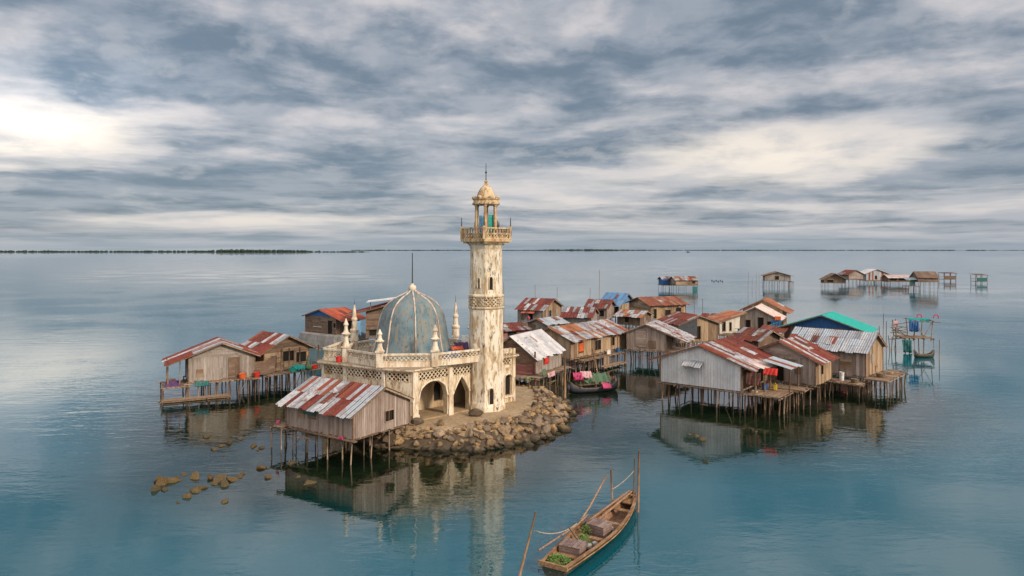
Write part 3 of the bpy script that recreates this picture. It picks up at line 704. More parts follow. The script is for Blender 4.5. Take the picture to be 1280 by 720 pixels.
mb.tube([(a_.x, a_.y, 1.7)] + pts + [(b_.x, b_.y, 1.7)], .06, 6); mb.piece(MA, dR, nR, 9.4, 10.5, 1.58, 1.58, 1.72, 1.72, .12, .3); mpart(mb, 'frame', 'plaster_white', False, wo)
# left facades with three lattice panels
def facade(p, q, panels, posts):
    d = (q - p).normalized(); n = Vector((d.y, -d.x)); L = (q - p).length
    mb = MB(); arch_strip(mb, p, q, Z0 - .9, 4.08, [], .4); mpart(mb, 'outer_wall', 'plaster')
    mb = MB().piece(p, d, n, 0, L, 4.80, 4.80, CZ, CZ, -.005, .4); mpart(mb, 'frieze_wall', 'plaster')
    mb = MB().piece(p, d, n, .02, L - .02, 4.08, 4.08, CZ, CZ, -.36, .06); mpart(mb, 'frieze_shade_backing', 'recess_shade')  # added sheet, its dark colour plays the shade in the lattice holes
    for a, b in panels:
        mb = MB(); lattice(mb, p, q, a, b, FZ0, FZ1, -.03); frame_rect(mb, p, q, a, b, FZ0, FZ1, .02, .2, .05); mpart(mb, 'lattice_panel', 'plaster')
    for s in posts:
        mb = MB().piece(p, d, n, s - .13, s + .13, Z0 - .9, Z0 - .9, CZ, CZ, .07, .3); mpart(mb, 'pilaster', 'plaster_white')
L1 = (MK - MBc).length; L2 = (MA - MK).length
facade(MBc, MK, [(.5, 2.35), (2.75, L1 - .25)], [.2, 2.55, L1 - .08])
facade(MK, MA, [(.25, L2 - .3)], [])
for p, q in ((MD, ME), (ME, MF), (MF, MBc)):
    mb = MB(); arch_strip(mb, p, q, Z0 - .9, CZ, [], .4); mpart(mb, 'outer_wall', 'plaster')
# inner prayer-hall wall with a doorway, seen through the arcade
iA = MA - nR * 2.6 + dR * .5; iB = MA - nR * 2.6 + dR * 9
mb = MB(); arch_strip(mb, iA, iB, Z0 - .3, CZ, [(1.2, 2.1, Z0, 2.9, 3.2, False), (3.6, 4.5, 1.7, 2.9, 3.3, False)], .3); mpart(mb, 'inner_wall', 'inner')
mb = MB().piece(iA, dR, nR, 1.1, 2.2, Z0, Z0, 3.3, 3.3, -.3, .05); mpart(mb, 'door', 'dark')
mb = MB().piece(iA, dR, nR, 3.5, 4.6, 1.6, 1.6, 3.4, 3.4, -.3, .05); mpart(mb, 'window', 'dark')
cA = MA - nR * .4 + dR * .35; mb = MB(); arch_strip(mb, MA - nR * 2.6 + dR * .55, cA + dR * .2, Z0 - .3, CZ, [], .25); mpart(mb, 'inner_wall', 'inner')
mb = MB(); fl_ = [MA + dR * .4, MA + dR * 8.6, MA + dR * 8.6 - nR * 2.6, MA + dR * .4 - nR * 2.6]; mb.prism([tuple(p) for p in fl_], Z0 - .4, Z0 + .12); mpart(mb, 'porch_floor', 'sand')
# roof terrace and stepped cornice
def offs(poly, o):
    out = []; n = len(poly)
    for i in range(n):
        a, b, c = poly[i - 1], poly[i], poly[(i + 1) % n]
        n1 = Vector(((b - a).y, -(b - a).x)).normalized(); n2 = Vector(((c - b).y, -(c - b).x)).normalized()
        k = (n1 + n2); out.append(b + k * (o / max(.3, 1 + n1.dot(n2))))
    return out
MP = [MBc, MK, MA, MD, ME, MF]
mb = MB(); mb.prism([tuple(p) for p in offs(MP, .16)], CZ, CZ + .10); mb.prism([tuple(p) for p in offs(MP, .30)], CZ + .10, CZ + .21); mpart(mb, 'cornice', 'plaster')
mb = MB(); mb.prism([tuple(p) for p in offs(MP, .24)], CZ + .21, CZ + .26); mpart(mb, 'terrace', 'slab')
TZ = CZ + .26
# octagonal parapet
OC = Vector((-8.3, 58.0)); OR_ = 5.4
OV = [OC + Vector((math.cos(R(a)), math.sin(R(a)))) * OR_ for a in (-152.5, -107.5, -62.5, -17.5, 27.5, 72.5, 117.5, 162.5)]
OV[3] = Vector((-2.6, 55.6))
for i in range(8):
    p, q = OV[i], OV[(i + 1) % 8]
    d = (q - p).normalized(); n = Vector((d.y, -d.x)); L = (q - p).length
    mb = MB(); mb.piece(p, d, n, .1, L - .1, TZ, TZ, TZ + .42, TZ + .42, .10, .2); mb.piece(p, d, n, .05, L - .05, TZ + .86, TZ + .86, TZ + 1.0, TZ + 1.0, .12, .24)
    mb.piece(p, d, n, .1, L - .1, TZ + .42, TZ + .42, TZ + .47, TZ + .47, .13, .26); par = mpart(mb, 'parapet', 'plaster_white')
    mb = MB(); lattice(mb, p, q, .18, L - .18, TZ + .47, TZ + .86, 0, .33, .06); mpart(mb, 'lattice', 'plaster', False, par)
p, q = MBc + Vector((.05, .35)), Vector((-13.6, 55.9)); d = (q - p).normalized()
for p, q in ((MBc + Vector((.1, .2)), OV[0] + Vector((-.3, .0))), (MF, MBc + Vector((.1, .3)))):
    d = (q - p).normalized(); n = Vector((d.y, -d.x)); L = (q - p).length
    mb = MB(); mb.piece(p, d, n, 0, L, TZ, TZ, TZ + .2, TZ + .2, .08, .16); mb.piece(p, d, n, 0, L, TZ + .8, TZ + .8, TZ + .95, TZ + .95, .10, .2)
    par = mpart(mb, 'parapet', 'plaster_white'); mb = MB(); lattice(mb, p, q, .05, L - .05, TZ + .2, TZ + .8, 0, .32); mpart(mb, 'lattice', 'plaster', False, par)
def pinnacle(x, y, ztop, tall, spike=.6):
    z = TZ; mb = MB()
    mb.box(x - .24, x + .24, y - .24, y + .24, z, z + 1.12); mb.box(x - .31, x + .31, y - .31, y + .31, z + 1.12, z + 1.24)
    h0 = z + 1.24; H = ztop - h0
    prof = [(.30, 0), (.27, .06), (.20, .16), (.17, .32), (.20, .36), (.34, .42), (.36, .45), (.22, .50), (.15, .60), (.13, .72), (.20, .76), (.19, .80), (.10, .90), (.03, 1.0)]
    if tall: prof = [(.34, 0), (.32, .20), (.38, .24), (.38, .28), (.24, .32), (.20, .52), (.26, .56), (.26, .60), (.17, .64), (.13, .84), (.05, 1.0)]
    mb.lathe([(r, h0 + H * t_) for r, t_ in prof], 12, (x, y)); o = mpart(mb, 'pinnacle', 'plaster_white')
    MBs = MB().tube([(x, y, ztop - .1), (x, y, ztop + spike)], [.025, .01], 5); mpart(MBs, 'spike', 'iron', False, o)
pinnacle(OV[0].x, OV[0].y, 8.55, False, .25); pinnacle(OV[1].x, OV[1].y, 8.0, False, .3)
pinnacle(OV[2].x, OV[2].y, 8.3, False, .5); pinnacle(OV[7].x + .1, OV[7].y, 9.3, True, .5)
pinnacle(-5.0, 62.4, 9.3, True, .6); pinnacle(OV[4].x, OV[4].y, 8.4, False, .3)
# dome
DC = (-8.15, 57.6)
DP = [(3.35, TZ), (3.20, 5.5), (3.02, 6.1), (2.90, 6.7), (2.78, 7.4), (2.66, 8.1), (2.50, 8.7), (2.26, 9.2), (1.92, 9.62), (1.48, 9.95), (1.0, 10.2), (.60, 10.38), (.32, 10.54), (.22, 10.66)]
dome = mpart(MB().lathe(DP, 48, DC), 'dome', 'dome', True)
for k in range(8):
    a = R(-90 - 32 + 45 * k); pts = [(DC[0] + (r + .02) * math.cos(a), DC[1] + (r + .02) * math.sin(a), z) for r, z in DP]
    mpart(MB().tube(pts, [.065] * 9 + [.075] * 5, 6), 'rib', 'rib', True, dome)
mpart(MB().lathe([(.30, 10.5), (.24, 10.64), (.30, 10.72), (.33, 10.86), (.28, 11.0), (.14, 11.1), (.1, 11.2)], 12, DC), 'finial', 'plaster_white', True, dome)
mpart(MB().tube([(*DC, 11.1), (DC[0], DC[1], 13.7)], [.06, .03], 6), 'spire', 'iron', True, dome)

# ------------------------------------------------------------------ the minaret
MX, MY = -2.1, 56.9
minaret = thing('minaret', 'tall stained octagonal minaret with a lantern top beside the mosque', 'tower', (MX, MY, Z0)); ORG2 = (MX, MY, Z0)
def tpart(mb, name, mat, smooth=False, par=None):
    o = mb.build(name, M[mat], None, smooth, None)
    for v in o.data.vertices: v.co -= Vector(ORG2)
    o.parent = par or minaret; return o
OA = R(-92)                                           # one edge of the octagon looks at the camera
tpart(MB().lathe([(1.58, .3), (1.56, 1.5), (1.44, 1.9), (1.40, 5), (1.36, 9.3)], 8, (MX, MY), OA), 'shaft', 'tower')
tpart(MB().lathe([(1.33, 10.35), (1.28, 14.0), (1.36, 14.3), (1.62, 14.52)], 8, (MX, MY), OA), 'shaft', 'tower')
tpart(MB().lathe([(1.36, 9.2), (1.46, 9.3), (1.46, 9.42), (1.26, 9.46), (1.26, 10.16), (1.46, 10.2), (1.46, 10.32), (1.33, 10.42)], 8, (MX, MY), OA), 'collar', 'plaster')
for k in range(8):
    a0, a1 = OA + k * math.pi / 4, OA + (k + 1) * math.pi / 4; rr = 1.41
    p = Vector((MX + rr * math.cos(a0), MY + rr * math.sin(a0))); q = Vector((MX + rr * math.cos(a1), MY + rr * math.sin(a1)))
    mb = MB(); lattice(mb, p, q, .04, (q - p).length - .04, 9.46, 10.16, 0, .30, .06); tpart(mb, 'lattice', 'plaster')
def slit(face, z0, z1, w, rr):
    a0, a1 = OA + face * math.pi / 4, OA + (face + 1) * math.pi / 4
    p = Vector((MX + rr * math.cos(a0), MY + rr * math.sin(a0))); q = Vector((MX + rr * math.cos(a1), MY + rr * math.sin(a1))); d = (q - p).normalized(); n = Vector((d.y, -d.x)); L = (q - p).length
    mb = MB(); zs = z1 - w * .7
    for i in range(8):
        x0, x1 = -1 + i / 4, -1 + (i + 1) / 4; f = lambda x: zs + w * .7 * math.sqrt(max(0, 1 - x * x))
        mb.piece(p, d, n, L / 2 + x0 * w / 2, L / 2 + x1 * w / 2, z0, z0, f(x0), f(x1), .015, .2)
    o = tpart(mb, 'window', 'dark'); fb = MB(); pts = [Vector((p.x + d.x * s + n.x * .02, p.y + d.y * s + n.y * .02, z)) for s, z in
         [(L / 2 - w / 2 - .03, z0)] + [(L / 2 + x * (w / 2 + .03), zs + (w * .7 + .03) * math.sqrt(max(0, 1 - x * x))) for x in [-1 + k / 5 for k in range(11)]] + [(L / 2 + w / 2 + .03, z0)]]
    fb.tube(pts, .045, 5); tpart(fb, 'frame', 'plaster', False, o)
slit(0, 1.7, 3.0, .34, 1.47); slit(0, 10.8, 11.8, .28, 1.34); slit(7, 10.9, 11.7, .16, 1.34)
# balcony: a square standing corner-on
BC = [(MX + 1.98 * math.cos(R(a)), MY + 1.98 * math.sin(R(a))) for a in (-92, -2, 88, 178)]
def sq(r): return [(MX + r * math.cos(R(a)), MY + r * math.sin(R(a))) for a in (-92, -2, 88, 178)]
tpart(MB().prism(sq(1.85), 14.46, 14.60).prism(sq(2.06), 14.60, 14.82), 'balcony', 'ochre')
for i in range(4):
    p, q = Vector(BC[i]), Vector(BC[(i + 1) % 4]); d = (q - p).normalized(); n = Vector((d.y, -d.x)); L = (q - p).length
    mb = MB(); mb.piece(p, d, n, 0, L, 14.82, 14.82, 14.92, 14.92, .02, .14); mb.piece(p, d, n, 0, L, 15.62, 15.62, 15.74, 15.74, .04, .16); mb.piece(p, d, n, .1, L - .1, 15.22, 15.22, 15.29, 15.29, 0, .08)
    k = 0
    while .16 + k * .30 < L - .1:
        s = .16 + k * .30; mb.lathe([(.035, 14.92), (.065, 15.02), (.03, 15.2), (.06, 15.45), (.035, 15.62)], 6, (p.x + d.x * s - n.x * .04, p.y + d.y * s - n.y * .04)); k += 1
    lattice(mb, p, q, .1, L - .1, 14.92, 15.22, -.02, .30, .05)
    tpart(mb, 'balustrade', 'ochre')
    tpart(MB().box(p.x - .09, p.x + .09, p.y - .09, p.y + .09, 14.80, 15.84), 'corner_post', 'ochre')
    tpart(MB().tube([(p.x, p.y, 15.8), (p.x, p.y, 16.55)], [.05, .025], 5), 'spike', 'iron')
    mq = (p + q) / 2
    if i != 3: tpart(MB().tube([(mq.x, mq.y, 15.7), (mq.x, mq.y, 16.25)], [.06, .03], 5), 'spike', 'iron')
for k in range(6):
    a = R(-92 + 60 * k); x, y = MX + .86 * math.cos(a), MY + .86 * math.sin(a)
    tpart(MB().lathe([(.17, 14.8), (.17, 14.98), (.125, 15.02), (.115, 17.4), (.16, 17.46), (.17, 17.6)], 8, (x, y)), 'column', 'ochre')
tpart(MB().lathe([(1.06, 17.56), (1.12, 17.62), (1.12, 17.74), (1.02, 17.78), (1.02, 17.98), (1.10, 18.0), (1.10, 18.06), (.5, 18.08)], 12, (MX, MY), OA), 'entablature', 'ochre')
for k in range(6):
    a = R(-62 + 60 * k); tpart(MB().sphere((MX + .96 * math.cos(a), MY + .96 * math.sin(a), 18.14), .20, 8, 6, .9), 'boss', 'ochre', True)
tpart(MB().lathe([(.80, 18.04), (.78, 18.2), (.68, 18.5), (.56, 18.75), (.42, 18.95), (.26, 19.12), (.13, 19.28), (.09, 19.36), (.15, 19.44), (.08, 19.56)], 16, (MX, MY)), 'cap', 'ochre', True)
tpart(MB().tube([(MX, MY, 19.4), (MX, MY, 20.95)], [.05, .025], 6), 'spire', 'iron'); tpart(MB().sphere((MX, MY, 20.2), .09, 8, 6), 'spire_ball', 'iron', True)
cloth('cloth', 'faded blue cloth hung between the lantern columns of the minaret', 'cloth', (MX - .30, MY - .45, 16.7), .5, 1.75, R(-20), 'sky_blue', 0, .04, None, 2)
cloth('cloth', 'teal cloth hung between the lantern columns of the minaret', 'cloth', (MX + .42, MY - .45, 16.75), .42, 1.8, R(25), 'teal', 0, .04, None, 5)

# ------------------------------------------------------------------ stilt houses: left and foreground
GV = 'stilt houses of the sea village'
h1 = hut('stilt_house', 'weathered plank hut with silver and red patched roof in front of the mosque', P(357.7, 530.6, 1.6), P(441, 549, 1.6), 5.35, 1.6, 1.74, 1.22, 'u', 'roof_patch', 'wood_pink', 'v', .2,
         (.45, .35, .5, .12), {'right': [(2.95, 3.75, .55, 1.25, 'window')]}, sp=.85, rows=2, sw=.42)
deck(h1, -.9, .3, -.5, .55, 1.55, st=True, sp=1.0)
MB().box(.9, 7.2, -.28, .02, 1.47, 1.52).build('ledge', M['beam'], h1)
h2 = hut('stilt_house', 'plank hut with open porch and striped gable roof, nearest the left edge', P(235.8, 476.7, 2.8), P(318.3, 470, 2.8), 3.6, 2.8, 1.95, 1.2, 'v', 'roof_red', 'wood_grey', 'v', .24,
         (1.75, .45, .45, .3), {'front': [(3.25, 3.95, .05, 1.75, 'door')]}, sp=.75, gable=('front', 'wood_grey', 'h'), loose=.55)
for x0, x1, mt in ((3.15, 3.7, 'board_brown'), (3.7, 4.1, 'wood_brown')):
    mb = MB(); wall_boards(mb, (x0, -.06), (x1, -.06), 2.82, lambda s: 4.6, [], 'h' if mt[0] == 'b' else 'v', .2); mb.build('panel', M[mt], h2)
deck(h2, -2.0, -.05, -.7, 2.4, 2.55, 'x', .8); deck(h2, -2.1, 3.0, -1.5, -.45, 1.55, 'y', 1.1, None, True)
deck(h2, -.1, 5.6, -.55, -.05, 2.72, 'x', .6)
for x, y in ((-1.6, -.2), (-1.6, 2.2), (-.7, -.3)): MB().tube([(x, y, 2.4), (x + .03, y, 4.7)], .05).build('porch_post', M['stilt'], h2, True)
h3 = hut('stilt_house', 'open fronted hut with steep red striped roof behind the left porch hut', P(330, 466, 2.8), P(386, 458, 2.8), 4.1, 2.8, 2.05, 1.15, 'v', 'roof_red', 'board_tan', 'h', .24,
         (.5, 1.0, .5, .3), {'front': [(1.9, 3.0, .75, 1.75, 'opening'), (3.3, 4.3, .55, 1.5, 'opening')]}, sp=.55, gable=('front', 'board_brown', 'h'))
deck(h3, -.4, 5.3, -1.15, 0, 2.72, 'x', .5, [((3.2, -1.1), (5.2, -1.1))])
mb = MB(); wall_boards(mb, (-1.9, -.62), (.7, -.62), 2.75, lambda s: 4.0, [], 'h', .2); mb.build('fence_boards', M['board_brown'], h3)
for x in (1.2, 2.0, 3.1, 5.1): MB().tube([(x, -.9, 2.6), (x, -.9, 4.9)], .06).build('porch_post', M['beam'], h3, True)

h4 = hut('stone_based_house', 'hut with bright red roof and blue gable on a grey stone footing behind the mosque', P(382, 414, 1.95), P(420, 418, 1.95), 4.3, 1.95, 2.4, .95, 'v', 'roof_orange', 'wood_brown', 'v', .25,
         (.5, 1.6, .3, .3), {'front': [(5.0, 5.9, .02, 1.9, 'door'), (6.2, 6.7, .9, 1.6, 'opening'), (1.9, 3.4, .9, 1.0, 'opening')]}, stilts=False, lod=1, gable=('front', 'blue', 'v'),
         walls={'front': ('board_brown', 'h', .22)})
MB().box(1.8, 3.6, -.10, .02, 2.75, 2.85).build('sill', M['white_plank'], h4)
mb = MB(); n = 18; prof = []
for k in range(n):
    a = 2 * math.pi * k / n; r = 1 + .12 * mnoise.noise(Vector((math.cos(a) * 2, math.sin(a) * 2, 5)))
    ex = lambda v, p=.55: math.copysign(abs(v) ** p, v)
    prof.append((3.8 + 5.0 * r * ex(math.cos(a)), 2.0 + 3.1 * r * ex(math.sin(a))))
ctr = (3.8, 2.0)
for lv, (s_, z_) in enumerate(((1.06, -1.5), (1.05, .2), (1.02, 1.1), (.97, 1.8), (.9, 1.9))):
    mb.v += [(ctr[0] + (x - ctr[0]) * s_, ctr[1] + (y - ctr[1]) * s_, z_ + (rnd(-.12, .06) if 1 <= lv < 4 else 0)) for x, y in prof]
mb.f = [(l * n + k, l * n + (k + 1) % n, (l + 1) * n + (k + 1) % n, (l + 1) * n + k) for l in range(4) for k in range(n)] + [tuple(range(4 * n, 5 * n))]
mb.build('stone_footing', M['stone'], h4)
h5 = hut('two_storey_shack', 'tall brown board shack with overhanging lean-to roof half hidden by the dome', (-20.0, 96.6), (-14.4, 97.4), 4.2, 2.0, 3.6, 1.5, 'shed_r', 'roof_dark', 'board_brown', 'h', .3,
         (2.5, 1.2, .8, .4), {'front': [(.4, 2.4, .1, .9, 'opening')]}, lod=1)
mb = MB(); slope_sheets(mb, (0.2, -.9, 6.75), (0, 1, 0), (4.5, 0, .5), 3.5, 5.2); mb.build('upper_roof', M['roof_white'], h5)
MB().beam((.6, -.3, 5.6), (.6, -.3, 6.8), .1, .1).build('roof_prop', M['beam'], h5)
mb = MB(); wall_boards(mb, (-.1, -.25), (2.4, -.25), 3.0, lambda s: 3.3, [], 'h', .3); mb.build('fence_boards', M['beam'], h5)

# ------------------------------------------------------------------ central cluster
c1 = hut('stilt_house', 'hut with steep pale silver roof right beside the minaret', P(668, 468, 2.1), P(705, 455.5, 2.1), 5.0, 2.1, 1.75, 1.75, 'u', 'roof_white', 'wood_grey', 'v', .24,
         (.35, .3, .35, .3), None, w=6.0, sp=.9, walls={'left': ('board_brown', 'h', .26)})
mb = MB(); wall_boards(mb, (-.14, 4.2), (-.14, .1), 1.7, lambda s: 2.95, [], 'h', .2); mb.build('lower_boards', M['board_red'], c1)
deck(c1, -1.3, 6.2, -1.0, -.02, 2.02, 'x', .9); deck(c1, -1.4, -.05, -.2, 4.2, 1.95, 'y', .8)
MB().tube([(-.25, -.2, -1.5), (-.25, -.2, 4.3)], .09).build('corner_pole', M['board_red'], c1, True)
c2 = hut('stilt_house', 'long plank house with rusty patched roof and an orange cloth in its window', P(713, 448, 2.9), P(782, 433.5, 2.9), 5.2, 2.9, 1.95, 1.0, 'u', 'roof_rust', 'wood_tan', 'v', .3,
         (.3, .35, .5, .3), {'front': [(1.5, 2.35, .35, 1.45, 'window'), (4.6, 5.7, .3, 1.35, 'window'), (7.9, 8.5, .45, 1.4, 'window')]}, sp=.65, rows=2, sw=.6)
deck(c2, 1.0, 9.2, -.85, -.03, 2.6, 'x', .8); deck(c2, 3.8, 8.2, -1.7, -.9, 1.7, 'y', .9, None, True)
mb = MB(); wall_boards(mb, (4.9, -.95), (5.9, -.95), .55, lambda s: 2.5, [], 'v', .22); mb.build('plank_panel', M['wood_tan'], c2)
c3 = hut('stilt_house', 'grey gabled plank house with a sagging porch roof beside the long house', P(783.75, 436, 2.9), P(832.5, 439, 2.9), 4.6, 2.9, 1.9, .95, 'v', 'roof_worn', 'wood_pink', 'v', .22,
         (.35, 2.3, .3, .3), None, sp=.6, walls={'left': ('board_pink', 'h', .2)}, loose=.75, gable=None)
mb = MB(); wall_boards(mb, (1.0, -.06), (2.15, -.06), 3.3, lambda s: 5.2, [], 'h', .16); mb.build('patch', M['board_pink'], c3)
deck(c3, 4.45, 6.6, .0, 4.4, 2.85, 'y', .9, [((6.5, .1), (6.5, 4.3))])
for x, y in ((6.4, .1), (6.4, 2.2), (6.4, 4.3)): MB().tube([(x, y, 2.8), (x, y, 4.2)], .05).build('porch_post', M['beam'], c3, True)
c4 = hut('stilt_house', 'narrow plank hut with a dark tarpaulin side next to the sagging porch', P(850, 427, 2.8), P(897, 425, 2.8), 5.0, 2.8, 2.2, .9, 'v', 'roof_dark', 'wood_tan', 'v', .26,
         (.45, .45, .4, .3), {'front': [(2.1, 2.8, .2, 1.8, 'door')]}, sp=.9, lod=1)
mb = MB(); wall_boards(mb, (-.3, -.1), (2.3, -.1), 3.3, lambda s: 5.05 + s * .26, [], 'v', 2.6); mb.build('tarpaulin', M['darktarp'], c4)
c9 = hut('low_shack', 'low dark red shack between the minaret and the pale silver roof', P(628, 428, 2.2), P(660, 425, 2.2), 3.6, 2.2, 1.6, .55, 'u', 'roof_dark', 'board_red', 'h', .3,
         (.4, .2, .5, .2), {'front': [(.8, 2.2, .5, 1.4, 'opening')]}, lod=1)
c9b = hut('low_shack', 'small shack under loose blue grey sheets behind the pale silver roof', P(684, 419, 2.8), P(706, 416, 2.8), 3.2, 2.8, 1.5, .55, 'u', 'roof_silver', 'wood_grey', 'v', .26, (.5, .4, .4, .3), None, lod=1)
c8 = hut('stilt_house', 'red striped house with orange awning, farthest left of the village core', P(647.5, 405.4, 2.9), P(678, 407, 2.9), 7.2, 2.9, 2.35, 1.3, 'u', 'roof_red', 'wood_grey', 'v', .3,
         (.4, .5, .4, .3), {'front': [(1.7, 2.4, .02, 1.7, 'door')], 'right': [(2.4, 3.2, .3, 2.0, 'door_blue')]}, lod=1, walls={'right': ('wood_tan', 'v', .3)})
mb = MB(); slope_sheets(mb, (.9, -.9, 4.75), (1, 0, 0), (0, .95, .25), 2.1, .95, .6, 1); mb.build('awning', M['roof_orange'], c8)
c7 = hut('stilt_house', 'house with red and white striped roof in the middle of the village core', (7.1, 97.5), (10.8, 96.4), 5.0, 2.9, 1.95, .95, 'u', 'roof_red', 'wood_grey', 'v', .28, (.4, .4, .5, .3), None, lod=1)
c7b = hut('stilt_house', 'house with rust red roof tucked in front of the blue roofed house', P(733, 398, 2.9), P(758, 399, 2.9), 4.6, 2.9, 1.9, 1.0, 'u', 'roof_dark', 'wood_pink', 'v', .3, (.4, .5, .4, .3), {'front': [(2.2, 2.9, .4, 1.4, 'window')]}, lod=1)
c6 = hut('stilt_house', 'plank house with a blue painted gable roof at the back of the village', (15.3, 121.6), (18.1, 119.4), 5.4, 2.8, 1.8, 1.75, 'u', 'roof_blue', 'wood_tan', 'v', .3, (.5, .5, .4, .3), {'front': [(2.8, 3.5, .3, 1.6, 'door')]}, lod=1,
         gable=('right', 'roof_blue', 'v'))
c5 = hut('stilt_house', 'tan two sided house with dark windows and a red roof beside the blue roof', P(787, 396, 2.8), P(815, 401, 2.8), 6.4, 2.8, 2.5, .95, 'v', 'roof_terra', 'board_tan', 'h', .3, (.6, .5, .5, .4),
         {'front': [(4.4, 5.4, .2, 1.3, 'window')], 'right': [(.5, 1.0, .3, 1.8, 'window'), (2.6, 3.6, .5, 1.6, 'window'), (4.6, 5.5, .8, 1.9, 'opening')]}, lod=1, walls={'right': ('wood_tan', 'v', .3)}, w=6.6)
mb = MB(); wall_boards(mb, (6.8, -1.6), (9.3, -.6), 1.6, lambda s: 3.3, [], 'tin', .8); mb.build('tin_screen', M['wall_tin'], c5)
deck(c5, 7.0, 8.6, 1.5, 6.2, 2.5, 'y', 1.1)

hut('low_shack', 'low shack with browned tin roof wedged between the sagging porch and tan house', P(842, 417, 2.9), P(868, 418, 2.9), 3.4, 2.9, 1.4, .6, 'u', 'roof_worn', 'board_brown', 'h', .3, (.5, .5, .5, .3), None, lod=1)
hut('low_shack', 'low shack with rusty roof filling the gap below the tan two sided house', P(772, 404, 2.9), P(800, 406, 2.9), 3.4, 2.9, 1.3, .6, 'u', 'roof_rust', 'wood_brown', 'v', .3, (.5, .5, .5, .3), {'front': [(1.2, 1.9, .2, 1.0, 'opening')]}, lod=1)
hut('low_shack', 'low grey shack behind the tarpaulin sided hut and the whitewashed annex', P(880, 411, 2.9), P(903, 412, 2.9), 3.2, 2.9, 1.4, .6, 'u', 'roof_dark', 'wood_grey', 'v', .3, (.5, .5, .5, .3), None, lod=1)

# ------------------------------------------------------------------ right cluster
d1 = hut('stilt_house', 'large pale corrugated tin walled house with a small awning over the water', P(825.8, 475.8, 2.9), P(926.7, 490.8, 2.75), 6.2, 2.85, 2.12, 1.22, 'v', 'roof_mixed', 'wall_tin', 'tin', .8,
         (1.0, 1.05, .3, .9), {'right': [(.3, 2.3, .1, 1.6, 'opening'), (3.0, 5.0, .1, 1.6, 'opening')]}, sp=.72, walls={'right': ('board_brown', 'h', .25), 'back': ('wood_brown', 'v', .3)}, fascia='pole')
mb = MB(); slope_sheets(mb, (2.15, -.72, 4.52), (1, 0, 0), (0, .8, .38), 1.65, .85, .55, 1); aw = mb.build('awning', M['roof_patch'], d1)
mb = MB(); mb.tube([(2.3, -.02, 4.15), (2.3, -.66, 4.5)], .025); mb.build('strut', M['beam'], aw)
MB().piece((0, 0), (1, 0), (0, -1), 2.45, 3.5, 3.85, 3.85, 4.5, 4.5, .03, .04).build('window', M['dark'], d1) if False else None
deck(d1, 7.3, 9.9, -.1, 3.4, 2.75, 'x', .6); deck(d1, 7.3, 10.6, 3.4, 5.2, 2.8, 'y', .8)
mb = MB(); slope_sheets(mb, (8.3, 1.2, 4.55), (0, 1, 0), (-1.9, 0, .55), 3.2, 2.0, .65, 1); mb.build('porch_roof', M['roof_pink'], d1)
mb = MB(); slope_sheets(mb, (10.0, 2.2, 4.60), (0, 1, 0), (-2.2, 0, .5), 2.6, 2.2, .65, 1); mb.build('porch_roof', M['roof_silver'], d1)
for x, y in ((7.9, .2), (8.3, 1.3), (9.9, 2.3), (9.9, 4.6), (8.2, 3.0), (7.5, 1.6)): MB().tube([(x, y, -1.8), (x + rnd(-.05, .05), y, 4.55)], .06).build('porch_post', M['stilt'], d1, True)
d2 = hut('stilt_house', 'plank hut with red striped gable roof between the tin house and blue grey roof', (20.7, 61.9), (25.0, 58.0), 3.9, 2.8, 2.1, 1.3, 'v', 'roof_red', 'wood_pink', 'v', .24,
         (.4, .5, .35, .3), {'right': [(1.3, 1.75, .7, 1.45, 'window')], 'front': [(2.6, 3.2, .02, 1.7, 'door')]}, sp=.6, gable=('front', 'board_pink', 'h'), walls={'right': ('wood_tan', 'v', .24)})
MB().piece((0, 0), (1, 0), (0, -1), 2.2, 4.2, 4.62, 4.62, 4.74, 4.74, .12, .14).build('beam', M['beam'], d2)
d3 = hut('stilt_house', 'large plank house with long blue grey metal roof at the right end of the village', (26.2, 66.5), (31.1, 61.9), 4.9, 2.8, 2.3, 1.3, 'u', 'roof_silver', 'wood_pink', 'v', .24,
         (.4, .35, .4, .35), {'front': [(3.2, 3.8, .02, 1.7, 'door')]}, sp=.6, sw=.7, rows=3, walls={'right': ('wood_tan', 'v', .28)})
deck(d3, 3.4, 6.9, -2.0, -.03, 2.35, 'x', .7); deck(d3, 6.75, 8.6, -.6, 5.2, 2.7, 'y', .65); deck(d3, 7.0, 8.0, 4.4, 6.2, 2.7, 'y', .9)
mb = MB(); slope_sheets(mb, (1.2, -.9, 4.9), (1, 0, 0), (0, 1, .35), 1.5, 1.0, .6, 1); mb.build('awning', M['roof_red'], d3)
d4 = hut('tarp_covered_house', 'house with sea green tarp roof and blue tarp gable behind the blue grey roof', (30.3, 78.2), (36.7, 73.4), 4.2, 2.8, 2.75, 1.4, 'v', 'sea_green', 'wood_brown', 'v', .3,
         (1.3, .6, .6, .3), None, lod=1, gable=('front', 'blue', 'v'), sw=1.8, rows=1)
mb = MB(); slope_sheets(mb, (-2.4, -2.0, 4.9), (1, 0, 0), (0, 2, .5), 3.0, 2.1, .6, 1); mb.build('lean_to_roof', M['roof_mixed'], d4)
mb = MB(); slope_sheets(mb, (-3.0, .2, 4.9), (0, 1, 0), (2.2, 0, .9), 2.5, 2.4, 1.2, 1); mb.build('lean_to_roof', M['sea_green'], d4)
d5 = hut('stilt_house', 'pale house with blush pink roof and dark doorway behind the tin walled house', (31.0, 97.4), (35.6, 95.1), 6.0, 2.8, 2.0, 1.3, 'v', 'roof_pink', 'white_plank', 'v', .3,
         (.5, .7, .4, .1), {'front': [(1.3, 1.9, .5, 1.5, 'opening'), (2.9, 3.6, .02, 1.9, 'door'), (4.1, 4.9, .5, 1.4, 'window')]}, lod=1, walls={'front': ('wood_grey', 'v', .3), 'right': ('board_tan', 'h', .3)})
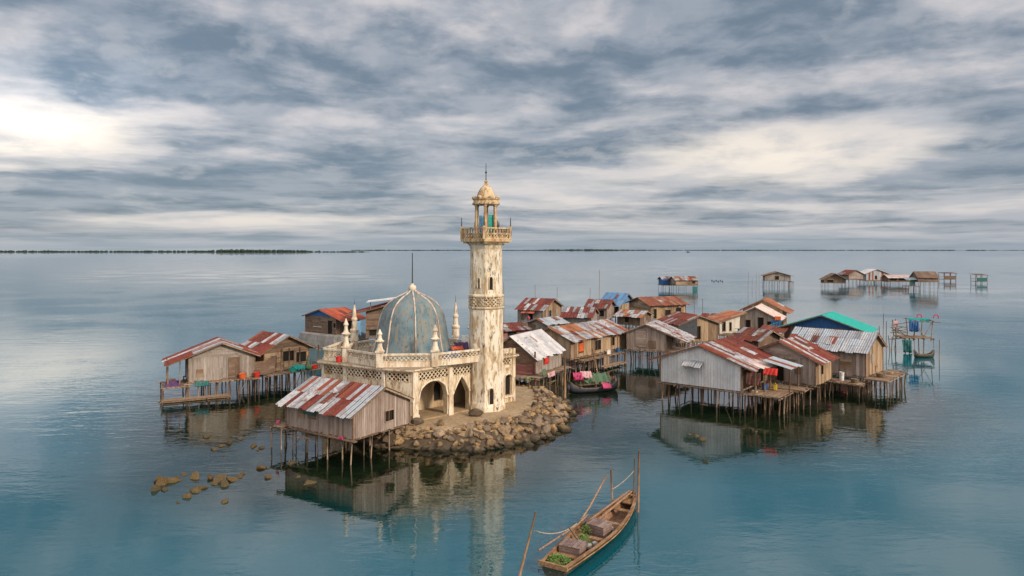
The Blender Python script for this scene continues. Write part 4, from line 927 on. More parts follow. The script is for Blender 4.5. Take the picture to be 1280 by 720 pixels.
d5b = hut('stilt_house', 'house with terracotta coloured rusted roof adjoining the blush pink roof', (33.9, 103.2), (38.8, 100.8), 5.4, 2.8, 2.5, 1.35, 'v', 'roof_terra', 'wood_tan', 'v', .3,
         (.5, .9, .2, .3), {'right': [(1, 2, .5, 1.6, 'opening'), (3, 4, .5, 1.6, 'opening')]}, lod=1)
d5c = hut('porch_shack', 'whitewashed open porch annex left of the blush pink roof', P(899, 417, 2.8), P(925, 415.5, 2.8), 3.2, 2.8, 1.6, .8, 'shed_r', 'roof_terra', 'white_plank', 'v', .45,
         (.4, .9, .4, .2), {'front': [(.5, 1.0, .3, 1.5, 'opening'), (1.7, 2.0, .3, 1.4, 'opening')]}, lod=1)
deck(d5, -3.2, 6.5, -4.5, -.05, 2.6, 'y', 1.3, [((-3.1, -1.2), (2.6, -4.4)), ((2.6, -4.4), (6.4, -4.4))])
MB().box(-1.6, 3.0, -2.8, -2.65, 2.6, 3.35).build('teal_rail', M['tealpaint'], d5)
d6 = hut('low_shack', 'low shack with dark red roof squeezed behind the tin walled house', P(921, 437, 2.9), P(948, 441, 2.9), 3.5, 2.9, 1.5, .8, 'u', 'roof_dark', 'wood_brown', 'v', .3, (.5, .6, .5, .3), None, lod=1)

# ------------------------------------------------------------------ houses standing alone farther out
GF = 'lone stilt huts on the far water'
def far(name, label, pxl, pxr, yw, zf, hw, rise, ridge, roof, wall, style='v', ang=0, d=5, oh=(.5, .5, .5, .4), opens=None, **kw):
    a = P(pxl, yw); b = P(pxr, yw); mid = (a + b) / 2; hl = (b - a).length / 2; u = Vector((math.cos(R(ang)), math.sin(R(ang)), 0))
    return hut(name, label, mid - u * hl, mid + u * hl, d, zf, hw, rise, ridge, roof, wall, style, .45, oh, opens, 'house', GF, 2, sp=1.05, sw=.9, **kw)
e1a = far('stilt_hut', 'far hut hung with blue tarpaulin beside a rust roofed one', 829, 842, 364.5, 2.2, 1.8, .9, 'u', 'roof_rust', 'blue', 'v', 8, 4.5, walls={'front': ('board_tan', 'h', .5)})
MB().box(-.3, 2.0, -.35, -.25, 2.5, 4.3).build('tarpaulin', M['blue'], e1a)
e1b = far('stilt_hut', 'far tan hut with orange rust roof and a teal screen below', 844, 873, 365.5, 2.4, 1.7, 1.0, 'u', 'roof_rust', 'board_tan', 'h', 10, 5, opens={'front': [(5.6, 6.6, .42, 1.2, 'window')]})
MB().box(5.6, 7.2, -.30, -.22, .2, 1.9).build('screen', M['tealpaint'], e1b)
e2 = far('stilt_hut', 'lone pale plank hut on tall stilts with a wide low roof', 957, 987, 361.5, 3.0, 1.9, 1.2, 'v', 'thatch', 'wood_grey', 'v', -14, 6.5, (.9, .9, .6, .4), {'front': [(3.4, 4.6, .3, 1.6, 'opening')]})
deck(e2, 8.4, 9.6, 1, 6, 2.6, 'y', 1.5)
e3a = far('stilt_hut', 'far thatched hut, first of the row on the right', 1031, 1056, 362, 2.4, 1.3, 1.9, 'v', 'thatch', 'wood_brown', 'v', -12, 5, (.6, .6, .9, .4), {'front': [(1.0, 3.0, -.0, 1.0, 'opening')]})
e3b = far('stilt_hut', 'far brown gabled hut just right of the thatched one', 1060, 1080, 357.5, 2.6, 2.0, 1.4, 'v', 'roof_dark', 'board_pink', 'h', 10, 6, (.8, .5, .5, .4))
e3c = far('stilt_hut', 'far pale blue walled hut with wide white gable', 1082, 1110, 356.5, 2.0, 2.6, 1.6, 'v', 'roof_white', 'roof_silver', 'v', 4, 6, (.8, 1.6, .5, .4), {'front': [(3.6, 4.4, .2, 1.7, 'door')]})
deck(e3c, -.5, 8.5, -2.4, -.1, 1.8, 'y', 1.6); MB().box(6.2, 8.0, -.5, -.3, 2.0, 3.5).build('screen', M['orange'], e3c)
e3d = far('stilt_hut', 'far long low hut with tan roof and open front', 1111, 1136, 358.5, 2.0, 1.5, .9, 'u', 'roof_pink', 'wood_brown', 'v', -4, 5, (.4, .8, .6, .4), {'front': [(.6, 3.0, .2, 1.2, 'opening'), (3.6, 6.4, .2, 1.2, 'opening')]})
e3e = far('stilt_hut', 'far tall thatched hut at the end of the row with its own landing', 1148, 1172, 365, 3.4, 1.5, 1.7, 'u', 'thatch', 'thatch', 'h', -4, 5, (.3, .4, .4, .4))
deck(e3e, -3.4, .0, -.8, 3.0, 2.0, 'x', 1.2, [((-3.2, -.7), (-.1, -.7))]); MB().box(-2.2, -.4, 1.0, 1.1, 2.1, 3.7).build('screen', M['tealpaint'], e3e)
mb = MB(); slope_sheets(mb, (-3.6, .4, 4.0), (1, 0, 0), (0, 2.6, .6), 3.8, 2.6, .9, 1); mb.build('porch_roof', M['roof_silver'], e3e)
def shelter(label, pxl, pxr, yw, zt, roof, extra=None):
    a = P(pxl, yw); b = P(pxr, yw); w = (b - a).length; root = thing('fishing_shelter', label, 'shelter', tuple(a), 0, GF); d = 3.6; LOWER.append(root)
    add_stilts(root, [(x, y) for x in (0, w / 2, w) for y in (0, d)], zt, -2, (.09, .13))
    mb = MB(); slope_sheets(mb, (-.5, -.5, zt), (1, 0, 0), (0, d + 1, .35), w + 1, d + 1.1, .9, 1); mb.build('roof', M[roof], root)
    fl = MB(); fl.box(0, w, 0, d, 1.5, 1.65); fl.build('floor', M['beam'], root)
    fl = MB(); fl.beam((0, 0, 2.5), (w, 0, 2.5), .1, .1); fl.beam((0, d, 2.5), (w, d, 2.5), .1, .1); fl.build('railing', M['beam'], root)
    if extra: MB().box(.1, w - .1, -.12, -.04, 1.7, 3.0).build('screen', M[extra], root)
shelter('bare open fishing shelter with dark flat roof, right of the far row', 1180, 1195, 354, 4.0, 'roof_dark', 'wood_brown')
shelter('outermost open shelter with green screen and thatched roof', 1221, 1234, 357, 4.0, 'thatch', 'tealpaint')

# ------------------------------------------------------------------ fishing platform on the right
g0 = P(1131, 441); G = thing('fishing_platform', 'cluttered bamboo fishing platform under a teal canopy at the right', 'fishing platform', tuple(g0), R(-8)); gw, gd = 3.6, 3.0
add_stilts(G, [(0, 0), (1.2, 0), (2.4, -.1), (gw, 0), (0, gd), (1.8, gd), (gw, gd), (-1.2, 1.0), (-1.3, 2.2), (-.5, 1.8), (.6, .2), (1.8, .2), (3.0, 1.5)], 2.0)
add_stilts(G, [(1.3, .1), (gw - .1, 0), (gw - .1, gd), (1.3, gd), (-1.2, 1.0), (-.4, 2.0)], 4.35, 1.6, (.06, .08))
mb = MB()
for k in range(9): mb.tube([(-.9, k * .3, 3.0 + rnd(-.5, .5)), (rnd(0, 1.2), k * .3 + .1, 2.1 + rnd(0, 1.2))], .05)
for k in range(14): mb.tube([(-.4 + rnd(-.3, .3), k * gd / 13, 2.0 + rnd(-.03, .05)), (gw + rnd(-.2, .4), k * gd / 13, 2.0 + rnd(-.03, .05))], .06)
for x in (0, 1.2, 2.4, gw): mb.tube([(x, -.4, 1.88), (x, gd + .3, 1.88)], .06)
mb.tube([(-1.6, .9, 1.7), (.6, .3, 2.0)], .06); mb.build('platform', M['beam'], G)
mb = MB()
for p, q in (((1.0, -.2, 4.3), (4.4, -.3, 4.2)), ((1.0, gd, 4.4), (4.2, gd, 4.3)), ((gw - .1, -.6, 4.35), (gw - .1, gd + .4, 4.35)), ((1.3, -.3, 4.4), (1.3, gd + .3, 4.4)), ((2.4, 0, 2.2), (3.4, 0, 4.1)), ((1.4, 0, 4.1), (2.4, 0, 2.3)), ((-1.4, 1.0, 3.6), (1.2, .6, 4.2)), ((-1.5, 1, 2.6), (.2, .1, 2.7))): mb.tube([p, q], .055)
mb.build('frame', M['beam'], G)
cloth('tarp', 'teal canopy sheet over the fishing platform', 'tarp', tuple(local(G, 2.2, gd * .6, 4.55)), 2.6, 1.6, R(-8), 'teal', 80, .2, None, 3)
cloth('tarp', 'bright blue tarp hung on the fishing platform', 'tarp', tuple(local(G, 1.05, -.25, 4.3)), 1.1, 1.4, R(-20), 'blue', 12, .14, None, 4)
cloth('net', 'dark teal net hung down to the water under the fishing platform', 'net', tuple(local(G, .2, -.2, 1.8)), 1.2, 1.7, R(-8), 'tealpaint', 8, .16, None, 6)
cloth('cloth', 'small pink cloth on a pole at the left of the fishing platform', 'cloth', tuple(local(G, -.75, 1.0, 4.2)), .55, .9, R(5), 'lightpink', 0, .05, None, 8)
for i, (x, y, lb) in enumerate(((1.9, .1, 'curled red buoy ring standing on the teal canopy, left one'), (3.9, -.1, 'curled red buoy ring at the right corner of the teal canopy'))):
    mb = MB(); c = local(G, x, y, 4.9); mb.tube([(c.x + .32 * math.cos(a), c.y, c.z + .32 * math.sin(a)) for a in [R(-40 + 28 * k) for k in range(10)]], .07, 7); tag(mb.build('buoy_ring', M['red'], None, True, tuple(c)), lb, 'buoy', 'red rings on the fishing platform')

def small_boat(name, label, c, rz, Lb, Wb, mat_out, mat_in, group=None, H=.5):
    root = thing(name, label, 'boat', c, rz, group); N = 14; mo = MB(); rows = []
    for i in range(N + 1):
        t_ = i / N; b = Wb / 2 * (math.sin(math.pi * (.08 + .84 * t_)) ** .6); z = H * (.8 + 1.1 * (2 * t_ - 1) ** 4); k = -.12 + .25 * abs(2 * t_ - 1) ** 5
        rows.append([(t_ * Lb, -b, z), (t_ * Lb, -b * .75, z * .4), (t_ * Lb, 0, k), (t_ * Lb, b * .75, z * .4), (t_ * Lb, b, z)])
    for r_ in rows: mo.v += r_
    mo.f = [(i * 5 + j, (i + 1) * 5 + j, (i + 1) * 5 + j + 1, i * 5 + j + 1) for i in range(N) for j in range(4)]
    mo.build('hull', M[mat_out], root, True, None, .04)
    for s in (0, 4): MB().tube([Vector(r_[s]) for r_ in rows], .045).build('gunwale', M[mat_in], root, True)
    for f in (.3, .6): x = f * Lb; MB().box(x - .12, x + .12, -Wb * .42, Wb * .42, H * .62, H * .68).build('thwart', M[mat_in], root)
    return root
small_boat('skiff', 'small dark skiff moored below the fishing platform', tuple(P(1143, 447)), R(4), 2.6, .7, 'boat_hull', 'beam')
# docked boat in the middle, covered with bright cloths
db = small_boat('moored_boat', 'dark boat under pink and green cloths moored below the long house', tuple(P(711, 492)), R(20), 5.2, 1.4, 'darktarp', 'beam', None, .62)
for x in (1.0, 2.6, 4.2): MB().tube([(x, -.7, .6), (x, -.5, 1.5), (x, 0, 1.75), (x, .5, 1.5), (x, .7, .6)], .04).build('hoop', M['beam'], db)
cloth('tarp', 'green and grey tarp over the hoops of the boat below the long house', 'tarp', tuple(local(db, 2.9, .5, 1.75)), 2.6, 1.5, R(14), 'green', 62, .2, None, 11)
cloth('cloth', 'bright pink cloth draped over the end of the moored boat', 'cloth', tuple(local(db, .8, -.3, 2.05)), 1.0, .8, R(10), 'pink', 25, .22, None, 13)
cloth('cloth', 'pale pink cloth beside the bright pink one on the moored boat', 'cloth', tuple(local(db, 1.8, .1, 2.05)), 1.1, .9, R(5), 'lightpink', 55, .10, None, 17)
cloth('cloth', 'magenta rag hanging near the water at the bow of the moored boat', 'cloth', tuple(local(db, 3.6, -.8, 1.0)), 1.0, .6, R(25), 'pink', 30, .09, None, 19)
water_pole('pale mooring post between the pale silver roof and the long house', P(706, 497), P(706, 497) + Vector((0, 0, 3.8)), .11, None, 'post')
water_pole('leaning pole against the deck of the long house above the moored boat', P(752, 488), P(748, 488) + Vector((-.5, 1.0, 4.0)), .09, None, 'post')

# ------------------------------------------------------------------ foreground boat
b0 = Vector((1.75, 29.95, 0)); b1 = Vector((6.62, 38.1, 0)); BL = (b1 - b0).length; brz = math.atan2(b1.y - b0.y, b1.x - b0.x)
bt = thing('wooden_boat', 'long narrow wooden boat with brown gunwales loaded with crates in the foreground', 'boat', tuple(b0), brz)
N = 26
def bsec(t_):
    b = .62 + .38 * math.sin(min(1, t_ * 1.9) * math.pi / 2); b *= (1 - max(0, (t_ - .42) / .58) ** 2.1 * .88)
    z = .50 + .05 * (1 - t_) + .42 * max(0, t_ - .5) ** 2 * 2.2; return b * .92, z, -.14 + .45 * max(0, t_ - .8) ** 2 * 8
rows = []
for i in range(N + 1):
    b, z, k = bsec(i / N); x = i / N * BL; rows.append([(x, -b, z), (x, -b * .93, z * .55), (x, -b * .70, z * .12), (x, 0, k), (x, b * .70, z * .12), (x, b * .93, z * .55), (x, b, z)])
mo = MB()
for r_ in rows: mo.v += r_
mo.f = [(i * 7 + j, (i + 1) * 7 + j, (i + 1) * 7 + j + 1, i * 7 + j + 1) for i in range(N) for j in range(6)] + [tuple(range(7))]
mo.build('hull', M['boat_hull'], bt, False)
mi = MB()
for r_ in rows: mi.v += [(x, y * .93, max(.06, z * .98 + .01) if abs(y) > .01 else .07) for x, y, z in r_]
mi.f = [(i * 7 + j, i * 7 + j + 1, (i + 1) * 7 + j + 1, (i + 1) * 7 + j) for i in range(N) for j in range(6)]
mi.build('lining', M['boat_in'], bt, False)
for sgn in (0, 6):
    mg = MB(); s = -1 if sgn == 0 else 1
    for i in range(N):
        p, q = Vector(rows[i][sgn]), Vector(rows[i + 1][sgn]); mg.beam(p + Vector((-.01, -s * .02, .02)), q + Vector((.01, -s * .02, .02)), .115, .07)
    mg.build('gunwale', M['boat'], bt)
    ms_ = MB(); ms_.tube([Vector((x, y * 1.015, z - .14)) for x, y, z in [r_[sgn] for r_ in rows]], .035); ms_.build('rub_rail', M['boat'], bt, True)
    mg2 = MB()
    for i in range(3, N - 2, 3):
        b, z, k = bsec(i / N); mg2.beam((i / N * BL, s * b * .84, z * .45), (i / N * BL, s * b * .88, z), .06, .05)
    mg2.build('rib_frame', M['boat_in'], bt)
b, z, k = bsec(0); MB().box(-.06, .05, -b - .12, b + .12, z - .12, z + .08).build('transom_cap', M['boat'], bt)
for f, h_ in ((.16, .36), (.40, .40), (.62, .42), (.80, .5)):
    b, z, k = bsec(f); MB().box(f * BL - .14, f * BL + .14, -b * .92, b * .92, h_ - .02, h_ + .03).build('thwart', M['boat'], bt)
b, z, k = bsec(.93); mb = MB(); mb.box(.88 * BL, .965 * BL, -b * .8, b * .8, z - .10, z - .05); mb.build('bow_deck', M['boat'], bt)
MB().beam((.965 * BL, -.22, .92), (.965 * BL, .22, .92), .10, .10).build('bow_bar', M['boat'], bt)
def crate(label, x, y, z, w, d, h, rz, lid=False):
    c = local(bt, x, y, z); root = thing('crate', label, 'crate', tuple(c), brz + rz, 'crates in the foreground boat'); mb = MB()
    n = 4
    for k in range(n):
        z0, z1 = h * k / n + .012, h * (k + 1) / n - .012
        mb.box(-w / 2, w / 2, -d / 2, -d / 2 + .025, z0, z1); mb.box(-w / 2, w / 2, d / 2 - .025, d / 2, z0, z1); mb.box(-w / 2, -w / 2 + .024, -d / 2 + .026, d / 2 - .026, z0, z1); mb.box(w / 2 - .024, w / 2, -d / 2 + .026, d / 2 - .026, z0, z1)
    mb.box(-w / 2 + .03, w / 2 - .03, -d / 2 + .03, d / 2 - .03, 0, h - .01)
    mb.build('box', M['crate'], root); lb = MB(); n = 5
    for k in range(n): lb.box(-w / 2 - .03, w / 2 + .03, -d / 2 - .03 + (d + .06) * k / n, -d / 2 - .03 + (d + .06) * (k + 1) / n - .028, h, h + .03 + .012 * (k % 2))
    lb.build('lid', M['crate'], root)
crate('reddish brown lidded crate behind the greens near the boat stern', 2.05, .08, .2, .82, 1.0, .52, R(4))
crate('grey brown lidded crate in the middle of the wooden boat', 4.75, -.02, .2, .85, .95, .56, R(-6))
for i, (x, y, s) in enumerate(((3.1, -.2, .22), (3.35, .2, .2), (3.5, -.35, .17), (2.75, .3, .16), (5.5, -.3, .2))):
    c = local(bt, x, y, .28); mb = MB()
    mb.sphere((c.x, c.y, c.z), s, 9, 6, .75); mb.v = [(x_ + .05 * mnoise.noise(Vector((x_ * 6, y_ * 6, z_ * 6))), y_ + .05 * mnoise.noise(Vector((y_ * 6, z_ * 6, x_))), z_) for x_, y_, z_ in mb.v]
    tag(mb.build('ballast_stone', M['stone'], None, True, tuple(c)), 'rounded grey stone lying loose in the bottom of the wooden boat', 'stone', 'stones in the boat')
def greens(label, c, r, n, seed):
    random.seed(seed); mb = MB()
    for _ in range(n):
        a, rr = rnd(0, 6.28), r * math.sqrt(rnd(0, 1)); h_ = .26 * (1 - (rr / r) ** 2) + rnd(-.02, .07); p = Vector((c[0] + rr * math.cos(a) * 1.0, c[1] + rr * math.sin(a), c[2] + max(.0, h_)))
        d = Vector((rnd(-1, 1), rnd(-1, 1), rnd(.0, .8))).normalized() * rnd(.07, .14); s = d.cross(Vector((0, 0, 1))).normalized() * rnd(.02, .04)
        mb.add([p, p + d * .5 + s, p + d - Vector((0, 0, .02)), p + d * .5 - s], [(0, 1, 2, 3)])
    return tag(mb.build('seaweed', M['leaf'], None, False, tuple(c)), label, 'seaweed')
greens('heap of bright green seaweed at the stern of the wooden boat', tuple(local(bt, .62, .08, .36)), .60, 900, 3)
greens('small clump of green leaves between the two crates', tuple(local(bt, 3.15, .05, .42)), .33, 260, 5)
greens('small clump of green leaves against the middle crate', tuple(local(bt, 4.0, .35, .50)), .26, 200, 6)
random.seed(21)
def stick(name, label, cat, pts, r, mat='pole', group=None):
    mb = MB().tube(pts, r, 7); return tag(mb.build(name, M[mat], None, True, tuple(pts[0])), label, cat, group)
stick('oar', 'bent bamboo punting pole sticking out past the stern of the boat', 'pole', [P(673, 688, .45), P(705, 667, .75), local(bt, 4.2, .88, .68), local(bt, 5.4, .86, .80)], .04)
stick('oar', 'bamboo pole slanting up from the left gunwale to the upright stick', 'pole', [local(bt, 4.6, .95, .66), local(bt, 5.9, 1.0, 1.0), local(bt, 7.0, .98, 1.55), local(bt, 7.7, .85, 2.1)], .045)
for i, (a_, b_) in enumerate((((4.9, .72, .6), (9.0, .10, 1.05)), ((5.2, .40, .55), (9.2, -.05, 1.05)), ((5.6, .62, .62), (8.6, .25, .98)))):
    stick('oar', ['long peeled pole lying outermost along the left side of the boat', 'long peeled pole lying towards the middle of the bow half', 'shorter peeled pole between the two longer ones in the bow'][i], 'pole', [local(bt, *a_), local(bt, *b_)], .05)
stick('upright_stick', 'short upright stick lashed near the bow of the wooden boat', 'stick', [local(bt, 7.9, .6, .4), local(bt, 8.0, .72, 2.35)], .05)
stick('prop_stick', 'dark forked stick leaning against the stern side crate', 'stick', [local(bt, 2.7, -.25, .3), local(bt, 2.45, .45, 1.25)], .05, 'beam')
pl0, pl1 = P(650, 735), P(669, 640, 2.55)
lp = water_pole('leaning mooring pole with a rope left of the wooden boat', (P(645, 752).x, 28.6, 0), (1.0, 29.35, 3.05), .065, 'mooring poles by the boat')
bowp = P(796, 640)
water_pole('taller upright mooring pole at the bow of the wooden boat', bowp + Vector((.05, 0, 0)), bowp + Vector((.12, .05, 3.25)), .075, 'mooring poles by the boat')
water_pole('thinner crooked mooring pole tied beside the taller one at the bow', bowp + Vector((-.12, .1, 0)), bowp + Vector((-.10, .1, 2.85)), .05, 'mooring poles by the boat')
def rope(label, p, q, sag):
    p, q = Vector(p), Vector(q); stick('rope', label, 'rope', [p.lerp(q, k / 12) - Vector((0, 0, sag * 4 * (k / 12) * (1 - k / 12))) for k in range(13)], .022, 'rope')
rope('slack rope from the leaning pole to the side of the boat', (.95, 29.27, 2.3), local(bt, 4.3, .95, .7), .28)
rope('thin rope from the upright stick to the bow mooring poles', local(bt, 7.98, .7, 1.3), bowp + Vector((-.1, .1, 2.2)), .1)

# ------------------------------------------------------------------ breakwater boulders and rocks in the shallows
random.seed(5)
rmesh = []
for i in range(14):
    import bmesh
    bm = bmesh.new(); bmesh.ops.create_icosphere(bm, subdivisions=3, radius=1.0); off = Vector((i * 7.3, i * 3.1, 0))
    planes = [(Vector((rnd(-1, 1), rnd(-1, 1), rnd(-1, 1))).normalized(), rnd(.44, .82)) for _ in range(12)]
    for v in bm.verts:
        n = v.co.normalized(); r = 1.0
        for pn, pd in planes:
            dd = n.dot(pn)
            if dd > 1e-3: r = min(r, pd / dd)
        r *= 1 + .06 * mnoise.noise(n * 2.2 + off) + .035 * mnoise.noise(n * 5.5 + off)
        v.co = n * r
    me = bpy.data.meshes.new('boulder'); bm.to_mesh(me); bm.free(); me.materials.append(M['rock']); rmesh.append(me)
rmesh2 = []
for me in rmesh[:6]: m2 = me.copy(); m2.materials[0] = M['reefrock']; rmesh2.append(m2)
def rock(c, s, label, group, pool=rmesh, name='boulder', cat='rock'):
    o = bpy.data.objects.new(name, random.choice(pool)); COL.objects.link(o); o.location = c
    o.scale = (s * rnd(.85, 1.6), s * rnd(.7, 1.1), s * rnd(.55, .95)); o.rotation_euler = (rnd(-.5, .5), rnd(-.5, .5), rnd(0, 6.3))
    return tag(o, label, cat, group)
GB = 'boulders of the breakwater'; placed = []; tries = 0
while len(placed) < 296 and tries < 20000:
    tries += 1; x, y = rnd(-10.5, 6.5), rnd(47, 66)
    d = sdist(x, y)
    if x < -3.6: lo, hi = .1, 1.5
    elif y < 54 or x > 1: lo, hi = -.9, 2.6
    else: continue
    if not lo < d < hi or y > 63 + rnd(0, 2): continue
    s = rnd(.24, .40 if random.random() < .5 else .62) * (1 if d > .3 else .75)
    if (x - MX) ** 2 + (y - MY) ** 2 < (1.75 + s) ** 2: continue
    if any((x - a) ** 2 + (y - b) ** 2 < (.56 * (s + r)) ** 2 for a, b, r in placed): continue
    placed.append((x, y, s)); z = max(island_z(x, y), -.35) + s * .22
    lab = 'dark wet boulder at the waterline of the rubble bank' if d > 1.75 or (x < -3.6 and d > .7) else 'sandy brown boulder heaped on the rubble bank below the minaret'
    rock((x, y, z), s, lab, GB if lab[0] == 's' else 'wet boulders at the waterline')
mb = MB()
for _ in range(900):
    x, y = rnd(-10.5, 6.5), rnd(47, 66); d = sdist(x, y)
    if not (-1.2 < d < 2.6) or (x < -3.6 and not -.3 < d < 1.6) or (x > -3.6 and y > 54 and x < 1): continue
    s = rnd(.06, .2); z = max(island_z(x, y), -.2) + s * .3; k0 = len(mb.v); mb.sphere((x, y, z), s, 5, 4, .7); q = Vector((rnd(0, 9), rnd(0, 9), 0))
    for i in range(k0, len(mb.v)): v = Vector(mb.v[i]); v += Vector((mnoise.noise(v * 9 + q), mnoise.noise(v * 9 - q), mnoise.noise(v * 7))) * s * .6; mb.v[i] = tuple(v)
tag(mb.build('rubble', M['rock']), kind='stuff')
rock(P(599, 551, .3) + Vector((0, .2, .1)), .62, 'large ochre boulder low on the rubble bank in front of the arcade', None)
rock(P(522, 529, 1.2) + Vector((0, -.3, .2)), .5, 'pale grey boulder against the corner column of the arcade', None)
rock(P(551, 530, 1.2) + Vector((0, -.2, .1)), .42, 'dark boulder in front of the round arch', None)
rock(P(593, 519, 1.2) + Vector((0, -.2, .15)), .48, 'grey boulder at the left foot of the minaret', None)
GR = 'rocks in the shallows'
for i, (px, py, s) in enumerate(((269.6, 562, .5), (277.5, 558, .4), (287, 554, .5), (316, 559, .5), (327.6, 560, .35), (320.7, 563, .2), (328, 584.6, .5), (334.7, 585, .22), (336, 597, .5), (363.4, 580, .5), (371, 597, .3), (386, 604.6, .5),
      (230.6, 593.4, .35), (242.8, 597.7, .6), (199, 601, .65), (204, 604, .7), (217.5, 601, .65), (221, 598, .35), (194, 613, .5), (205, 612, .5), (234, 607, .2), (246.6, 613, .75), (250, 610, .6), (234.4, 620.6, .5), (222.6, 628, .25), (281, 627.7, .38),
      (264.4, 598, .55), (273.8, 603, .65), (280, 606.6, .65), (268, 605, .4), (292.5, 600, .65), (298, 596, .5), (303, 593, .3), (262, 595, .3), (870, 545, .6), (879, 550, .4), (862, 543, .3), (882, 577, .45), (258, 546, .5), (300, 549, .4))):
    c = P(px, py); rock((c.x, c.y, -.10 * s), s * .72, 'brown algae covered rock breaking the surface of the shallows', GR, rmesh2, 'reef_rock')
for _ in range(60):                                        # submerged reef stones seen through the clear shallows
    x, y = rnd(-17, 5), rnd(40, 50)
    if sdist(x, y) < .3: continue
    s = rnd(.25, .6); rock((x, y, min(-.22 - s * .5, bed_z(x, y) + .1)), s, 'submerged stone under clear green water in front of the islet', 'submerged stones', rmesh2, 'submerged_stone')

# ------------------------------------------------------------------ small things
def at_house(h, x, y, z):
    p = tuple(local(h, x, y, z)); REG[tuple(round(v, 2) for v in p)] = h; return p
def az(h, a=0): return h.rotation_euler.z + R(a)
cloth('cloth', 'red shirt hung on the wall of the hut with the pale silver roof', 'laundry', at_house(c1, 2.3, -.14, 3.75), .95, .95, az(c1), 'red', 0, .05, None, 1)
cloth('cloth', 'glowing orange cloth hung in the window of the long house', 'laundry', at_house(c2, 1.95, -.03, 4.28), .8, .95, az(c2), 'orange', 0, .03, None, 2)
cloth('cloth', 'green cloth on the deck rail of the hut beside the minaret', 'laundry', at_house(c1, -.1, -1.0, 2.7), .7, .6, az(c1), 'green', 15, .07, None, 3)
cloth('cloth', 'olive green cloth hanging from the deck nearest the minaret', 'laundry', at_house(c1, -1.35, -.1, 2.15), .7, .5, az(c1, -20), 'olive', 10, .14, None, 4)
cloth('cloth', 'pale pink cloth over the deck edge of the hut beside the minaret', 'laundry', at_house(c1, 1.5, -1.05, 2.2), 1.5, .45, az(c1), 'lightpink', 10, .05, None, 5)
cloth('cloth', 'red cloth draped over the porch roof edge of the tin walled house', 'laundry', at_house(d1, 8.9, .95, 4.75), 1.0, .6, az(d1), 'red', 35, .08, None, 6)
cloth('cloth', 'dark maroon clothes hanging in the porch of the tin walled house', 'laundry', at_house(d1, 7.6, .7, 4.3), 1.1, 1.0, az(d1, 20), 'board_red', 0, .08, None, 7)
cloth('cloth', 'teal cloth under the eave of the plank hut before the mosque', 'laundry', at_house(h1, 2.6, -.10, 3.25), 1.5, .55, az(h1), 'tealpaint', 5, .04, None, 8)
cloth('cloth', 'small pink cloth on the corner deck of the plank hut before the mosque', 'laundry', at_house(h1, -.3, -.45, 1.95), .3, .28, az(h1), 'pink', 20, .05, None, 9)
cloth('cloth', 'small pink rag on the ledge at the near corner of the plank hut', 'laundry', at_house(h1, 6.0, -.30, 1.75), .38, .22, az(h1), 'pink', 15, .05, None, 10)
cloth('cloth', 'purple cloth bundled on the porch deck of the leftmost hut', 'laundry', at_house(h2, -1.2, .2, 2.95), 1.1, .9, az(h2), 'purple', 60, .10, None, 11)
cloth('cloth', 'dark teal cloth over the deck edge of the leftmost hut', 'laundry', at_house(h2, 1.0, -.60, 2.85), 1.1, .45, az(h2), 'tealpaint', 10, .05, None, 12)
cloth('cloth', 'blue cloth hung at the porch corner of the blush pink roofed house', 'laundry', at_house(d5, 5.3, -.6, 4.5), 1.3, 1.3, az(d5), 'blue', 12, .10, None, 14)
cloth('cloth', 'orange cloth hung above the blue one at the blush pink roofed house', 'laundry', at_house(d5, 5.5, -.7, 5.0), .8, .55, az(d5), 'orange', 12, .06, None, 15)
cloth('cloth', 'pale blue cloth beside the board shack behind the mosque', 'laundry', (-21.0, 96.0, 4.2), .8, 2.0, R(10), 'sky_blue', 0, .08, None, 16)
# on the mosque roof
cloth('tarp', 'crumpled blue tarp on the mosque terrace right of the dome', 'tarp', (-4.9, 56.3, TZ + .75), 1.4, 1.1, R(30), 'blue', 55, .15, None, 17)
cloth('tarp', 'orange tarp lying over the parapet beside the blue one', 'tarp', (-4.5, 57.2, TZ + .98), 1.0, .7, R(20), 'orange', 70, .12, None, 18)
cloth('tarp', 'dark purple tarp heaped at the right foot of the dome', 'tarp', (-4.2, 58.0, TZ + 1.2), 1.2, 1.2, R(15), 'purple', 45, .2, None, 19)
cloth('tarp', 'white sheet spread on the terrace next to the minaret', 'tarp', (-3.4, 59.0, TZ + 1.7), 1.7, 1.6, R(10), 'white', 30, .14, None, 20)
cloth('cloth', 'small sea green cloth on the cornice ledge above the round arch', 'cloth', tuple((MA + dR * 2.7 + nR * .25).to_3d() + Vector((0, 0, TZ + .05))), .8, .3, R(45), 'sea_green', 82, .03, None, 21)
bucket('red bucket on the cornice ledge at the left of the mosque', (P(423, 453, TZ).x, P(423, 453, TZ).y + .1, TZ), .24, .42, 'red')
bucket('orange basin standing on the deck edge of the leftmost hut', at_house(h2, 4.25, -.35, 2.73), .32, .42, 'orange', None, 'basin', 'basin')
bucket('red bucket on the deck between the two left huts', at_house(h2, 5.45, -.25, 2.73), .28, .42, 'red')
bucket('red basin at the right end of the open fronted hut deck', at_house(h3, 4.6, -.9, 2.73), .4, .3, 'red', None, 'basin', 'basin')
bucket('green basin on the deck of the open fronted hut', at_house(h3, 2.4, -.95, 2.73), .45, .36, 'sea_green', None, 'basin', 'basin')
cloth('cloth', 'green net heaped on the deck of the open fronted hut', 'net', at_house(h3, 2.9, -.8, 3.3), 1.0, .8, az(h3), 'teal', 60, .12, None, 22)
